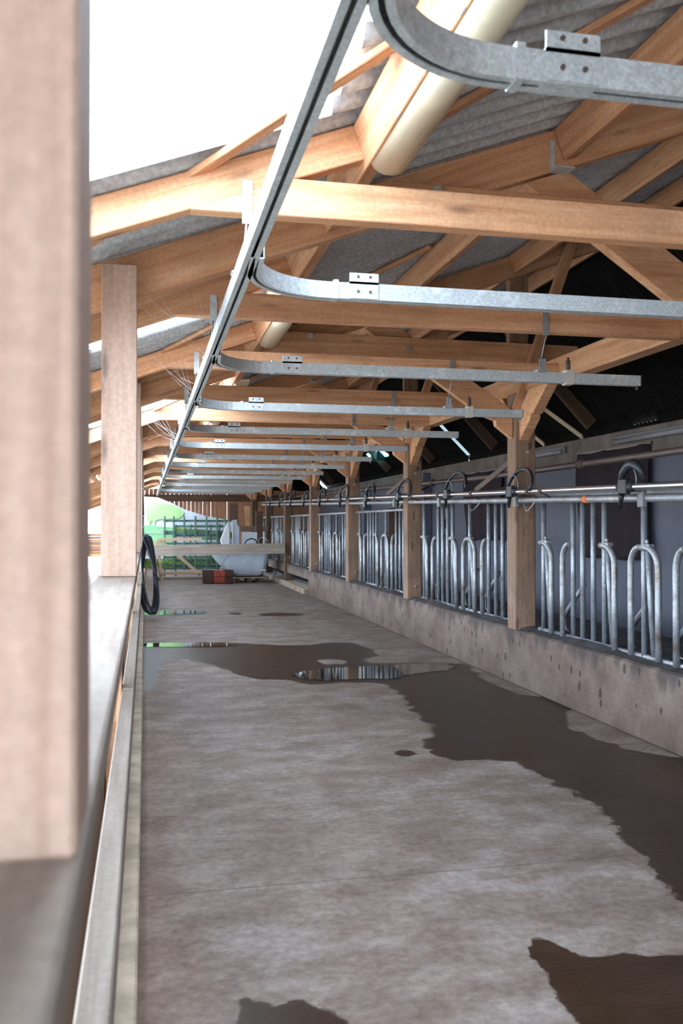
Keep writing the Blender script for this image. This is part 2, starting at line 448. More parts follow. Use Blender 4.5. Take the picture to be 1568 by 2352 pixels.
rs = ns.new('ShaderNodeMapRange'); rs.interpolation_type = 'SMOOTHSTEP'; ls.new(zz, rs.inputs[0]); rs.inputs[1].default_value = .39; rs.inputs[2].default_value = .53; rs.inputs[4].default_value = .75
col = mixc(ns, ls, rs.outputs[0], col, (.036, .029, .027))
ls.new(col, b.inputs['Base Color']); b.inputs['Roughness'].default_value = .8
bp = ns.new('ShaderNodeBump'); bp.inputs['Strength'].default_value = .35; bp.inputs['Distance'].default_value = .01; ls.new(n2.outputs[0], bp.inputs['Height']); ls.new(bp.outputs[0], b.inputs['Normal'])
M['curb'] = m
M['curb_top'] = plain('grimy_curb_top', (.06, .056, .06), .75, var=.35, scale=7)

# pale ribbed wall panels
m, nt, ns, ls, b = new_mat('pale_grey_wall_panels')
v, raw = obj_vec(ns, ls, rnd=False)
wav = ns.new('ShaderNodeTexWave'); wav.bands_direction = 'Y'; wav.inputs['Scale'].default_value = 6; ls.new(raw, wav.inputs['Vector'])
n1 = noise(ns, ls, raw, 1.5, 6, .6)
c = ramp(ns, [(.3, (.112, .12, .16)), (.7, (.152, .16, .205))]); ls.new(n1.outputs[0], c.inputs[0])
c2 = ramp(ns, [(.0, (.90, .90, .90)), (.3, (1, 1, 1))]); ls.new(wav.outputs['Fac'], c2.inputs[0])
ls.new(mixc(ns, ls, 1.0, c.outputs[0], c2.outputs[0], 'MULTIPLY'), b.inputs['Base Color']); b.inputs['Roughness'].default_value = .55
M['wall'] = m
M['wall_band'] = plain('stained_beige_concrete', (.21, .17, .145), .85, var=.22, scale=3)
M['left_curb'] = plain('pale_dusty_concrete', (.45, .35, .255), .8, var=.2, scale=6)

# ------------------------------------------------------------------ structure
def struct(o, label=None, cat=None):
    o['kind'] = 'structure'
    if label: o['label'] = label
    if cat: o['category'] = cat
    return o

PF = lambda k: 7.90 + 3.575 * k          # front of right-hand post k
LF = lambda k: 0.675 + 3.566 * k           # front of left fence post k
TY = lambda k: 1.72 + 1.81 * k           # front of tie joist k
BY = lambda k: 1.745 + 1.835 * k         # centre line of track branch k
RZ = lambda x: 2.815 + .365 * x          # top of rafters
FAR = 31.2

# floor with wet attribute
WET = [
 [(-0.05,11.77),(0.47,11.74),(1.04,11.53),(1.72,11.09),(2.01,11.11),(2.3,11.26),(2.57,11.12),(2.64,10.61),(2.6,10.03),(2.36,9.78),(2.36,9.49),(2.89,9.44),(3.38,9.21),(3.26,8.68),(3.17,8.3),(3.21,7.6),(3.38,7.21),(3.47,6.85),(3.25,6.64),(3.06,6.18),(3.08,5.9),(3.14,5.53),(3.3,5.3),(3.45,5.2),
  (3.45,2.4),(2.6,2.2),(2.15,2.6),(2.1,3.27),(2.13,3.43),(2.18,3.61),(2.21,3.74),(2.21,3.88),(2.28,4.18),(2.37,4.53),(2.34,4.78),(2.31,5.02),(2.3,5.37),(2.16,5.45),(1.92,5.51),(1.87,5.63),(1.84,5.87),(1.88,6.05),(2.05,6.22),(2.07,6.5),(2.1,6.98),(2.12,7.24),(2.21,7.61),(2.18,7.93),(2.23,8.26),(1.88,8.41),(1.71,8.37),(1.46,8.38),(1.34,8.65),(1.1,8.75),(0.88,9.11),(0.75,9.65),(0.45,10.19),(0.22,10.41),(0.13,9.35),(0.1,8.72),(-0.05,8.15)],
 [(1.31,2.93),(1.4,2.92),(1.47,2.92),(1.55,2.91),(1.64,2.91),(1.72,2.87),(1.9,2.86),(2.1,2.4),(1.7,2.1),(1.34,2.3),(1.29,2.52),(1.28,2.60),(1.28,2.68),(1.30,2.79)],
 [(1.37,3.1),(1.43,3.07),(1.47,2.94),(1.42,2.9),(1.31,2.94)],
 [(0.28,2.89),(0.32,2.9),(0.37,2.85),(0.4,2.82),(0.45,2.83),(0.51,2.79),(0.56,2.75),(0.61,2.69),(0.62,2.5),(0.25,2.5)],
 [(-0.05,15.99),(0.34,16.07),(0.86,15.96),(1.02,15.53),(0.9,15.25),(0.46,15.2),(-0.05,15.23)],
 [(1.82,15.13),(2.21,15.27),(2.54,15.04),(2.57,14.74),(2.11,14.62),(1.85,14.82)],
 [(1.33,15.31),(1.53,15.49),(1.61,15.17),(1.45,15.06)],
 [(1.59,5.77),(1.67,5.82),(1.75,5.78),(1.74,5.68),(1.64,5.63),(1.58,5.68)],
]
DRY = [[(1.83,9.82),(2.02,9.92),(2.17,9.75),(2.08,9.52),(1.87,9.53)]]

def sdf(px, py, poly):
    d = np.full(px.shape, 1e9); inside = np.zeros(px.shape, bool)
    n = len(poly)
    for i in range(n):
        ax, ay = poly[i]; bx, by = poly[(i + 1) % n]
        ex, ey = bx - ax, by - ay
        t = np.clip(((px - ax) * ex + (py - ay) * ey) / (ex * ex + ey * ey + 1e-12), 0, 1)
        d = np.minimum(d, np.hypot(px - ax - t * ex, py - ay - t * ey))
        c = ((ay > py) != (by > py))
        with np.errstate(divide='ignore', invalid='ignore'):
            xi = ax + (py - ay) / (by - ay + 1e-12) * ex
        inside ^= c & (px < xi)
    return np.where(inside, -d, d)

xs = np.linspace(-.09, 3.42, 88)
ys = [-8.0]
while ys[-1] < FAR:
    y = ys[-1]
    ys.append(y + (.5 if y < 1.5 else .03 if y < 4 else .045 if y < 8 else .08 if y < 17 else .4))
ys = np.array(ys)
gx, gy = np.meshgrid(xs, ys)
val = np.zeros(gx.shape)
for i, poly in enumerate(WET):
    sc = .5 if i == 0 else .22
    val = np.maximum(val, np.clip(.5 - sdf(gx, gy, poly) / sc, 0, 1))
for poly in DRY:
    val = np.minimum(val, np.clip(.5 + sdf(gx, gy, poly) / .2, 0, 1))
nx, ny = len(xs), len(ys)
me = bpy.data.meshes.new('floor')
vv = np.stack([gx.ravel(), gy.ravel(), np.zeros(gx.size)], 1)
ff = [(j * nx + i, j * nx + i + 1, (j + 1) * nx + i + 1, (j + 1) * nx + i) for j in range(ny - 1) for i in range(nx - 1)]
me.from_pydata(vv.tolist(), [], ff)
a = me.attributes.new('wet', 'FLOAT', 'POINT'); a.data.foreach_set('value', val.ravel().astype(np.float32))
me.materials.append(M['floor'])
fo = bpy.data.objects.new('floor', me); COL.objects.link(fo)
struct(fo, 'brown grey concrete feed alley floor with damp patches', 'floor')

struct(MB().add([(-60, -60, -.02), (60, -60, -.02), (60, 90, -.02), (-60, 90, -.02)], [(0, 1, 2, 3)]).build('ground', M['gravel'], None, (0, 0, 0)), 'pale open ground outside the barn', 'ground')
struct(MB().box(3.62, 6.0, -6, FAR, -.1, .17).build('floor', M['stall'], None, (0, 0, 0)), 'dark raised stall floor behind the metal feed fence', 'floor')
struct(MB().box(3.30, 4.1, 19.2, 24.8, -.02, .11).build('floor', M['left_curb'], None, (0, 0, 0), .02), 'low concrete step beyond the end of the curb', 'floor')

# curb under the right-hand posts
cb = MB().prism([(3.36, 0), (3.66, 0), (3.66, .52), (3.42, .525), (3.372, .505)], 'y', -2.0, 18.95).build('trim_1', M['curb'], None, (0, 0, 0), .012)
struct(cb, 'long stained concrete curb below the metal feed fence', 'curb')
mb = MB()
n = 240
for i in range(n + 1):
    y = -2 + i * (20.9 / n)
    for j, x in enumerate((3.40, 3.47, 3.56, 3.655)):
        mb.v.append((x, y, .526 + (.022 + .012 * math.sin(y * 3.1 + x * 9)) * (1 if j in (1, 2) else .1) + random.uniform(0, .006)))
for i in range(n):
    for j in range(3):
        mb.f.append((i * 4 + j, i * 4 + j + 1, i * 4 + j + 5, i * 4 + j + 4)); mb.sm.append(True)
gt = mb.build('dirt_layer', M['curb_top'], cb, (0, 0, 0)); gt['label'] = 'dark grime lying on the curb top'
# far low curb past the fourth post
struct(MB().box(3.42, 3.62, 19.0, FAR, .30, .52).build('trim_2', M['curb'], None, (0, 0, 0), .01), 'raised concrete sill beyond the curb end', 'curb')

# left floor edge
struct(MB().box(-.10, -.022, -2, 8.3, -.02, .12).build('trim_3', M['left_curb'], None, (0, 0, 0), .008), 'narrow pale sill beside the left fence', 'curb')
struct(MB().box(-.10, -.03, 8.3, FAR, -.02, .10).build('trim_4', M['left_curb'], None, (0, 0, 0), .008), 'far end of the pale sill on the left', 'curb')

# right wall
struct(MB().box(6.0, 6.2, -6, FAR, 0, 2.38).build('wall_right', M['wall'], None, (0, 0, 0)), 'pale grey panel wall behind the stalls', 'wall')
struct(MB().box(5.97, 6.22, -6, FAR, 2.38, 2.70).build('trim_5', M['wall_band'], None, (0, 0, 0), .01), 'stained concrete band along the wall top', 'wall band')
for i, y in enumerate((18.6, 24.0)):
    struct(MB().box(5.8, 6.0, y, y + .32, .17, 2.6 - .2 * i).build('trim_%d' % (6 + i), M['wall'], None, (0, 0, 0), .01), ['pale pilaster standing against the stall wall', 'farther pale pilaster against the stall wall'][i], 'pilaster')
for i, (y0, y1) in enumerate(((20.9, 21.9), (25.3, 26.5))):
    w = MB().box(5.95, 5.998, y0 - .06, y1 + .06, .95, 1.95).build('window_%d' % (20 + i), M['grey_wood'], None, (0, 0, 0))
    struct(w, ['dark window low in the far stall wall', 'darkest farthest window in the stall wall'][i], 'window')
    MB().box(5.935, 5.955, y0, y1, 1.0, 1.9).build('pane', M['dark_glass'], w, (0, 0, 0))

# back wall of vertical planks with gaps
mb = MB()
x = -.6
while x < 6.2:
    w = .135 + random.uniform(-.01, .01)
    mb.box(x, x + w, FAR, FAR + .025, 0, 2.70)
    x += w + (random.choice((.002, .002, .004, .006)) if x < 2.6 else .002)
bw = struct(mb.build('wall_back', M['plank_brown'], None, (0, FAR, 0)), 'brown plank wall closing the far end', 'wall')
MB().box(-.6, 6.2, FAR - .10, FAR - .005, 2.27, 2.50).build('header', M['dark_wood'], bw, (0, FAR, 0))
wf = MB().prism([(3.45, 0), (6.2, 0), (6.2, 2.8), (4.53, 4.46), (3.45, 4.06)], 'y', -6.1, -6.0).prism([(-.2, 2.7), (3.45, 2.7), (3.45, 4.06), (-.2, 2.72)], 'y', -6.1, -6.0)  # added out of view; its doorway lets frontal sky light into the alley
struct(wf.prism([(-3.6, 0), (-.2, 0), (-.2, 2.72), (-3.6, 1.48)], 'y', -6.1, -6.0).build('wall_front_added', M['plank_brown'], None, (0, -6, 0)), 'added plank wall behind the viewer, doorway open to let light in', 'wall')
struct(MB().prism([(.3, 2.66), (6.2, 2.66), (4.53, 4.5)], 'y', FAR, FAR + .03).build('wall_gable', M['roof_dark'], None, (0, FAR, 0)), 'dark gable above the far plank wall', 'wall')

# corrugated roof, left slope with translucent strips
SKY = [(-5.4, -4.4), (-2.3, -1.1), (1.7, 3.38), (5.43, 6.45), (9.45, 10.72), (12.65, 13.75), (16.8, 17.9), (20.0, 21.0), (24.1, 25.1), (27.5, 28.5)]  # first two are out of view, added to light the near end
PER, AMP = .165, .030
def sheet(y0, y1, xr, zf, lift=.0, per=PER, amp=AMP):
    """corrugated strip: corrugations run down the slope"""
    mb = MB(); n = max(2, int((y1 - y0) / per * 8)); m_ = len(xr)
    for i in range(n + 1):
        y = y0 + (y1 - y0) * i / n
        dz = amp * math.cos(2 * PI * y / per) + amp + lift
        for x in xr: mb.v.append((x, y, zf(x) + dz))
    for i in range(n):
        for j in range(m_ - 1):
            mb.f.append((i * m_ + j, i * m_ + j + 1, (i + 1) * m_ + j + 1, (i + 1) * m_ + j)); mb.sm.append(True)
    return mb
roof = MB()
def addmb(a, b_): a.add(b_.v, b_.f, True)
Y0, Y1 = -6.2, FAR + .3
edges = [Y0] + [e for s_ in SKY for e in s_] + [Y1]
addmb(roof, sheet(Y0, Y1, [-3.6, -1.25], RZ, .004))
addmb(roof, sheet(Y0, Y1, [.69, 2.2, 4.56], RZ, .004))
for i in range(0, len(edges), 2):
    addmb(roof, sheet(edges[i], edges[i + 1], [-1.3, .72], RZ))
struct(roof.build('ceiling', M['roof'], None, (0, 0, 0)), 'grey corrugated roofing over the feed alley', 'roof')
for i, (a_, b_) in enumerate(SKY):
    lb = 'unseen translucent roof sheet added behind the viewer for light' if i < 2 else '%s translucent roof sheet, counted away from the viewer' % ORD[i - 2]
    struct(sheet(a_ - .03, b_ + .03, [-1.30, .72], RZ, .008).build('window_%d' % (i + 1), M['skylight'], None, (0, a_, RZ(0))),
           lb, 'skylight')
for i, (a_, b_) in enumerate(((-6, 10.15), (10.75, 16.84), (16.92, FAR))):
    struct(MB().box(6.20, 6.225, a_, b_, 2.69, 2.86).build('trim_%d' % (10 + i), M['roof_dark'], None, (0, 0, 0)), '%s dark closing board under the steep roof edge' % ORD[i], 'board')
# right slope, dark, with a pale translucent strip and small cyan sheets
RR = lambda x: 2.75 - (x - 6.3)
rr_ = MB()
SL0, SL1, CY0, CY1 = 16.80, 16.96, 21.6, 23.3
for a_, b_, xr in ((Y0, SL0, (4.53, 5.6, 6.27)), (SL0, SL1, (4.53, 5.6)), (SL1, CY0, (4.53, 5.6, 6.27)), (CY0, CY1, (4.53, 5.70)), (CY0, CY1, (5.86, 6.27)), (CY1, Y1, (4.53, 5.6, 6.27))):
    addmb(rr_, sheet(a_, b_, list(xr), RR, .0, .10, .014))
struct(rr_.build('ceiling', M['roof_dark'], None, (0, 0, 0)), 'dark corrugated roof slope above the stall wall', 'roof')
struct(sheet(SL0 - .02, SL1 + .02, [5.58, 6.27], RR, .006, .10, .014).build('window_15', M['dim_sheet'], None, (0, 16.7, 3)), 'slanting bright strip in the dark roof slope', 'skylight')
struct(MB().box(6.19, 6.23, 10.1, 10.8, 2.69, 2.79).build('trim_13', M['roof_dark'], None, (0, 0, 0)), 'short dark closing board under the steep roof edge', 'board')
struct(MB().add([(x, y, RR(x) - .004) for y in (CY0, CY1) for x in (5.69, 5.87)], [(0, 1, 3, 2)]).build('window_16', M['cyan'], None, (0, CY0, 3)), 'cyan lit roof light beyond the third post', 'roof light')
for y in (22.62, 22.0):
    struct(MB().box(5.66, 5.90, y - .03, y + .03, RR(5.9) - .05, RR(5.66) - .03).build('trim_14', M['roof_dark'], None, (0, y, 3)), 'dark bar across the cyan roof light', 'bar')

# ------------------------------------------------------------------ roof timbers
def feet(p): return p
# tie joists with their short rafters
for k in range(1, 16):
    y = TY(k); t = .075
    if k > 0 or True:
        mb = MB().prism([(.15, 2.72), (3.44, 2.72), (3.44, 2.87), (.56, 2.87)], 'y', y, y + t)
        o = mb.build('joist', M['pine'], None, (1.8, y + t / 2, 2.8), .004)
        tag(o, '%s level tie joist, counted away from the viewer' % ORD[k - 1], 'joist', 'tie joists over the alley')
    timber('rafter', (-2.6, y + t / 2, RZ(-2.6) - .080), (.835, y + t / 2, RZ(.835) - .080), t, .142, M['pine'],
           'short sloping rafter joined to the %s tie joist' % ORD[k - 1], 'rafter', 'short rafters above the tie joists')

# frames at the posts
NF = range(-1, 7)
PN = lambda k: 'out of view nearest' if k < 0 else ('nearest visible' if k == 0 else ORD[k] + ' visible')
for k in NF:
    y = PF(k) + .055; nm = PN(k); fn = 'nearest' if k < 0 else ORD[k + 1]
    r = thing('rafter', (1.0, y, RZ(1.0)), 'long main rafter of the %s post frame from the viewer' % fn, 'rafter', 'long main rafters')
    timber('rafter_beam', (-2.6, y + .035, RZ(-2.6) - .118), (4.5, y + .035, RZ(4.5) - .118), .07, .205, M['pine'], parent=r)
    mb = MB().box(2.06, 2.085, y - .006, y + .002, RZ(2.06) - .22, RZ(2.06) - .06).box(2.06, 2.16, y - .09, y - .001, RZ(2.06) - .23, RZ(2.06) - .222)
    mb.build('joist_hanger', M['galv'], r)
    # collar
    c = thing('collar_tie', (2.5, y - .03, 3.1), 'bolted collar timber of the %s post frame from the viewer' % fn, 'beam', 'bolted collars of the post frames')
    MB().prism([(.63, 3.017), (1.16, 3.207), (4.0, 3.187), (4.0, 2.997)], 'y', y - .0575, y - .0025).build('collar_beam', M['pine'], c, bevel=.004)
    for xb, zb in ((1.42, 3.17), (2.33, 3.09)):
        MB().tube([(xb, y - .075, zb), (xb, y - .055, zb)], .026, 10).build('bolt', M['bolt'], c)
    # knee brace
    poly = [(3.36, 2.30), (3.20, 2.42), (3.19, 2.47), (3.05, 2.52), (1.93, 3.275), (2.16, 3.36), (3.36, 2.57)]
    o = MB().prism(poly, 'y', y, y + .075).build('knee_brace', M['pine'], None, (2.6, y, 2.9), .004)
    tag(o, 'wide slanting knee brace beside the %s thick post' % nm, 'brace', 'knee braces across the alley')
    poly = [(PF(k), 2.28), (PF(k) - .25, 2.46), (PF(k) - .25, 2.50), (PF(k) - .30, 2.50), (PF(k) - .62, 2.728), (PF(k) - .22, 2.728), (PF(k), 2.57)]
    o = MB().prism(poly, 'x', 3.40, 3.50).build('knee_brace', M['pine'], None, (3.45, y, 2.5), .004)
    tag(o, 'notched brace from the %s thick post toward the viewer' % nm, 'brace', 'knee braces under the girder')
    p2 = [(2 * PF(k) + .2 - a_, z) for a_, z in poly][::-1]
    o = MB().prism(p2, 'x', 3.40, 3.50).build('knee_brace', M['pine'], None, (3.45, y + .4, 2.5), .004)
    tag(o, 'brace on the far side of the %s thick post' % nm, 'brace', 'knee braces under the girder')
    # king post above the girder, strut, right rafter
    timber('king_post', (3.46, y + .125, 2.935), (3.46, y + .125, RZ(3.36) - .03), .19, .09, M['post_dirty'],
           'upright king post above the %s thick post' % nm, 'post', 'king posts', up=(0, 1, 0))
    st = thing('strut', (3.4, y - .09, 2.6), 'slender strut rising from the %s thick post to its rafter' % nm, 'strut', 'slender struts')
    timber('strut_beam', (3.37, y - .09, 2.56), (3.93, y - .09, 4.20), .055, .10, M['pine'], parent=st, up=(0, 1, 0)).rotation_euler.rotate_axis('X', PI / 2)
    MB().tube([(3.43, y - .135, 2.65), (3.43, y - .115, 2.65)], .018, 8).build('bolt', M['bolt'], st)
    timber('rafter', (4.56, y + .035, 4.46), (6.05, y + .035, RR(6.05) - .12), .07, .18, M['dark_wood'],
           'dark steep rafter beyond the ridge at the %s post frame' % fn, 'rafter', 'dark rafters on the far slope')

# purlins between the main rafters
PXS = [(-1.9, 'eaves'), (-.95, 'fence side'), (.85, 'lamp bearing'), (2.12, 'middle'), (3.36, 'post line'), (4.4, 'ridge')]
bays = [(-1.9, PF(-1) + .05)] + [(PF(k) + .13, PF(k + 1) + .05) for k in NF][:-1]
for bi, (a_, b_) in enumerate(bays):
    for px, pn in PXS:
        x0 = px - .04; xc_ = x0 + .067; zc_ = RZ(x0) - .074
        timber('purlin', (xc_, a_, zc_), (xc_, b_, zc_), .08, .17, M['pine'],
               '%s purlin in the %s roof bay from the viewer' % (pn, ORD[bi]), 'purlin', 'roof purlins', up=(-.343, 0, .939))
    if bi >= 0:
        for j, (q0, q1) in enumerate((((-.25, b_ - .35), (1.02, b_ - 1.75)), ((1.0, b_ - .45), (2.05, b_ - 1.6)))):
            p0 = Vector((q0[0], q0[1], RZ(q0[0]) - .018)); p1 = Vector((q1[0], q1[1], RZ(q1[0]) - .018))
            timber('wind_brace', p0, p1, .07, .026, M['pine'], ['lower', 'upper'][j] + ' diagonal wind board under the %s roof bay' % ORD[bi], 'brace', 'diagonal wind boards', up=(-.34, 0, .94))

# girder on the right-hand posts
g = thing('girder', (3.5, 8, 2.73), 'long timber girder lying along the tops of the thick posts', 'beam')
timber('girder_beam', (3.51, -1.9, 2.83), (3.51, FAR - .1, 2.83), .14, .2, M['pine'], parent=g)

# right-hand posts
for k in range(-1, 7):
    y = PF(k); zb = .51 if k <= 3 else .11
    p = thing('post', (3.46, y + .1, zb), ('thick post just outside the right edge of the view' if k < 0 else '%s thick weathered timber post standing on the curb' % PN(k)) if k <= 3 else ['nearer', 'farther', 'farthest'][k - 4] + ' thick dark post past the end of the curb', 'post', 'thick timber posts')
    timber('shaft', (3.463, y + .1, zb), (3.463, y + .1, 2.725), .2, .2, M['post_dirty'] if k <= 3 else M['dark_wood'], parent=p, up=(0, 1, 0), bevel=.008)
    MB().tube([(3.475, y - .012, .68), (3.475, y + .004, .68)], .016, 6).build('bolt', M['bolt'], p)

# ------------------------------------------------------------------ left fence
for k in range(0, 8):
    y = LF(k); nm = ORD[k]
    lab = 'blurred pale pine post close to the viewer' if k == 0 else '%s pale pine post from the near end on the left fence rail' % nm
    p = thing('post', (-.12, y + .08, 1.26), lab, 'post', 'pale posts on the left fence')
    xo = -.121 - (.006 if k == 0 else 0)
    timber('shaft', (xo, y + .08, 1.26), (xo, y + .08, 2.69), .158, .158, M['pine_pale'], parent=p, up=(0, 1, 0))
    for xs_, zs_ in ((-.16, 2.64), (-.075, 2.645)):
        MB().tube([(xs_, y - .004, zs_), (xs_, y + .003, zs_)], .006, 6).build('screw', M['bolt'], p)
    timber('fence_post', (-.14, y + .08, .0), (-.14, y + .08, 1.21), .07, .14, M['pine'], 'short post under the rail below the %s pale post' % nm, 'post', 'short fence posts', up=(0, 1, 0))
timber('fence_board', (-.195, -1.9, .33), (-.195, 28, .33), .03, .55, M['post_dirty'], 'long brown board closing the foot of the left fence', 'board')
for k in range(0, 8):
    a_ = -1.9 if k == 0 else LF(k) + .02; b_ = LF(k + 1) + .01
    if k == 0:
        timber('fence_rail', (-.130, -1.9, 1.235), (-.130, LF(0) + 3.56, 1.235), .17, .05, M['grey_wood'], 'nearest flat grey top rail of the left fence', 'rail', 'flat top rails of the left fence')
    else:
        timber('fence_rail', (-.130, LF(k) + .02, 1.235), (-.130, LF(k + 1) + .01, 1.235), .17, .05, M['grey_wood'], 'flat grey top rail starting at the %s pale post' % ORD[k], 'rail', 'flat top rails of the left fence')
    timber('fence_rail', (-.078, a_, .70), (-.078, b_ - .03, .70), .055, .10, M['grey_wood'], 'low narrow rail of the left fence in its %s bay' % ORD[k], 'rail', 'low rails of the left fence')

# ------------------------------------------------------------------ overhead track
# C-profile with a slot underneath
def cprof(w=.05, h=.066, slot=.013, th=.004):
    a_ = w / 2
    return [(-a_, 0), (-slot / 2, 0), (-slot / 2, th), (-a_ + th, th), (-a_ + th, h - th), (a_ - th, h - th), (a_ - th, th), (slot / 2, th), (slot / 2, 0), (a_, 0), (a_, h), (-a_, h)]
ZT = 2.41
XT = .352
tr_ = thing('track_rail', (XT, 5, ZT), 'long galvanised overhead track rail running down the alley', 'track rail')
MB().sweep([(XT, y, ZT) for y in np.linspace(-.8, 29.6, 60)], cprof()).build('rail', M['galv'], tr_)
for k in range(1, 15):
    y = TY(k) - .02
    h_ = MB().box(XT + .012, XT + .052, y + .012, y + .019, 2.675, 2.845).tube([(XT + .03, y + .01, 2.69), (XT + .01, y + .02, ZT + .07)], .004, 6).box(XT - .03, XT + .035, y - .01, y + .05, ZT + .066, ZT + .072)
    h_.build('hanger', M['galv'], tr_)
ENDX = {0: 3.3, 1: 3.25, 2: 3.18, 3: 3.15, 4: 3.22}
def branch(k):
    y = BY(k); xe = ENDX.get(k, 3.2)
    t = thing('track_branch', (XT, y, ZT), '%s curved branch of the overhead track, counted away from the viewer' % ORD[k], 'track branch', 'overhead track branches')
    path = []
    x0, y0, R = XT + .03, y - .38, .33
    path.append((x0 - .012, y0 - .12, ZT))
    for i in range(13):
        an = PI / 2 * i / 12
        path.append((x0 + R * (1 - math.cos(an)), y0 + .05 + R * math.sin(an), ZT))
    path.append((xe, y, ZT))
    MB().sweep(path, cprof()).build('curved_rail', M['galv'], t)
    y = path[-1][1]
    # coupling with a plate on top
    mb = MB().box(.80, .92, y - .031, y + .031, ZT + .002, ZT + .070).box(.80, .92, y - .031, y - .025, ZT + .06, ZT + .105)
    cp = mb.build('coupling', M['galv'], t)
    b2 = MB()
    for xx in (.835, .885):
        for zz in (.03, .09): b2.tube([(xx, y - .036, ZT + zz), (xx, y - .030, ZT + zz)], .006, 6)
    b2.build('bolt', M['rusty'], cp)
    MB().box(.735, .755, y - .030, y + .030, ZT - .002, ZT + .074).build('joint_clip', M['galv'], t)
    # hanger strap from the joist, clamp and stop
    xh = 2.48
    hb = MB().box(xh - .02, xh + .02, TY(k) - .008, TY(k) - .001, 2.70, 2.86).tube([(xh, TY(k) - .005, 2.70), (xh, y, ZT + .13)], .004, 6).box(xh - .022, xh + .022, y - .03, y - .024, ZT + .06, ZT + .15).box(xh - .035, xh + .035, y - .034, y + .034, ZT + .064, ZT + .082)
    if k > 0: hb.build('hanger', M['galv_dirty'], t)
    xc = 2.67
    MB().box(xc - .026, xc + .026, y - .034, y + .034, ZT - .008, ZT + .085).build('clamp', M['yellow_clip'], t)
    MB().tube([(xc, y, ZT + .085), (xc, y, ZT + .15)], .016, 8).tube([(xc, y, ZT + .15), (xc, y, ZT + .17)], .009, 8).build('insulator', M['rusty'], t)
    MB().box(xe - .008, xe, y - .026, y + .026, ZT, ZT + .068).tube([(xe - .02, y, ZT), (xe - .02, y, ZT - .025)], .008, 6).build('end_stop', M['rusty' if k == 2 else 'galv_dirty'], t)
for k in range(0, 15): branch(k)

# ------------------------------------------------------------------ tube lamps under the lamp-bearing purlin
def lamp(y0, y1, label, dif='diffuser'):
    xc, zt = .955, 2.990
    t = thing('tube_lamp', (xc, (y0 + y1) / 2, zt), label, 'lamp', 'tube lamps under the roof')
    MB().box(xc - .082, xc + .082, y0, y1, zt - .025, zt).build('housing', M['white_paint'], t, bevel=.006)
    pr = [(xc - .08, zt - .025)] + [(xc + .077 * math.cos(PI + PI * i / 10), zt - .03 + .055 * math.sin(PI + PI * i / 10)) for i in range(11)] + [(xc + .08, zt - .025)]
    dm = MB().prism(pr, 'y', y0 + .01, y1 - .01); dm.sm = [len(f) == 4 for f in dm.f]; dm.build('diffuser', M[dif], t)
    for i in range(5):
        yy = y0 + .12 + i * (y1 - y0 - .24) / 4
        MB().box(xc - .088, xc - .080, yy - .02, yy + .02, zt - .045, zt - .01).build('clip', M['galv'], t)
lamp(1.95, 3.52, 'nearest tube lamp hanging below the bright roof sheet')
lamp(5.62, 7.20, 'second tube lamp, behind the second tie joist')
lamp(9.25, 10.8, 'third tube lamp, small and far under the roof')
lamp(12.9, 14.4, 'farthest tube lamp hanging under the roof')

# lamps on the stall wall
for i, (a_, b_) in enumerate(((8.6, 10.7), (12.15, 14.0))):
    t = thing('wall_lamp', (5.95, a_, 2.55), ['longer grey tube lamp on the stall wall band', 'grey tube lamp on the wall just behind the nearest visible thick post'][i], 'lamp', 'tube lamps on the stall wall')
    MB().box(5.925, 5.968, a_, b_, 2.53, 2.63).build('housing', M['plastic_grey'], t, bevel=.005)
    MB().tube([(5.905, a_ + .03, 2.56), (5.905, b_ - .03, 2.56)], .035, 10).build('diffuser', M['diffuser_grey'], t)

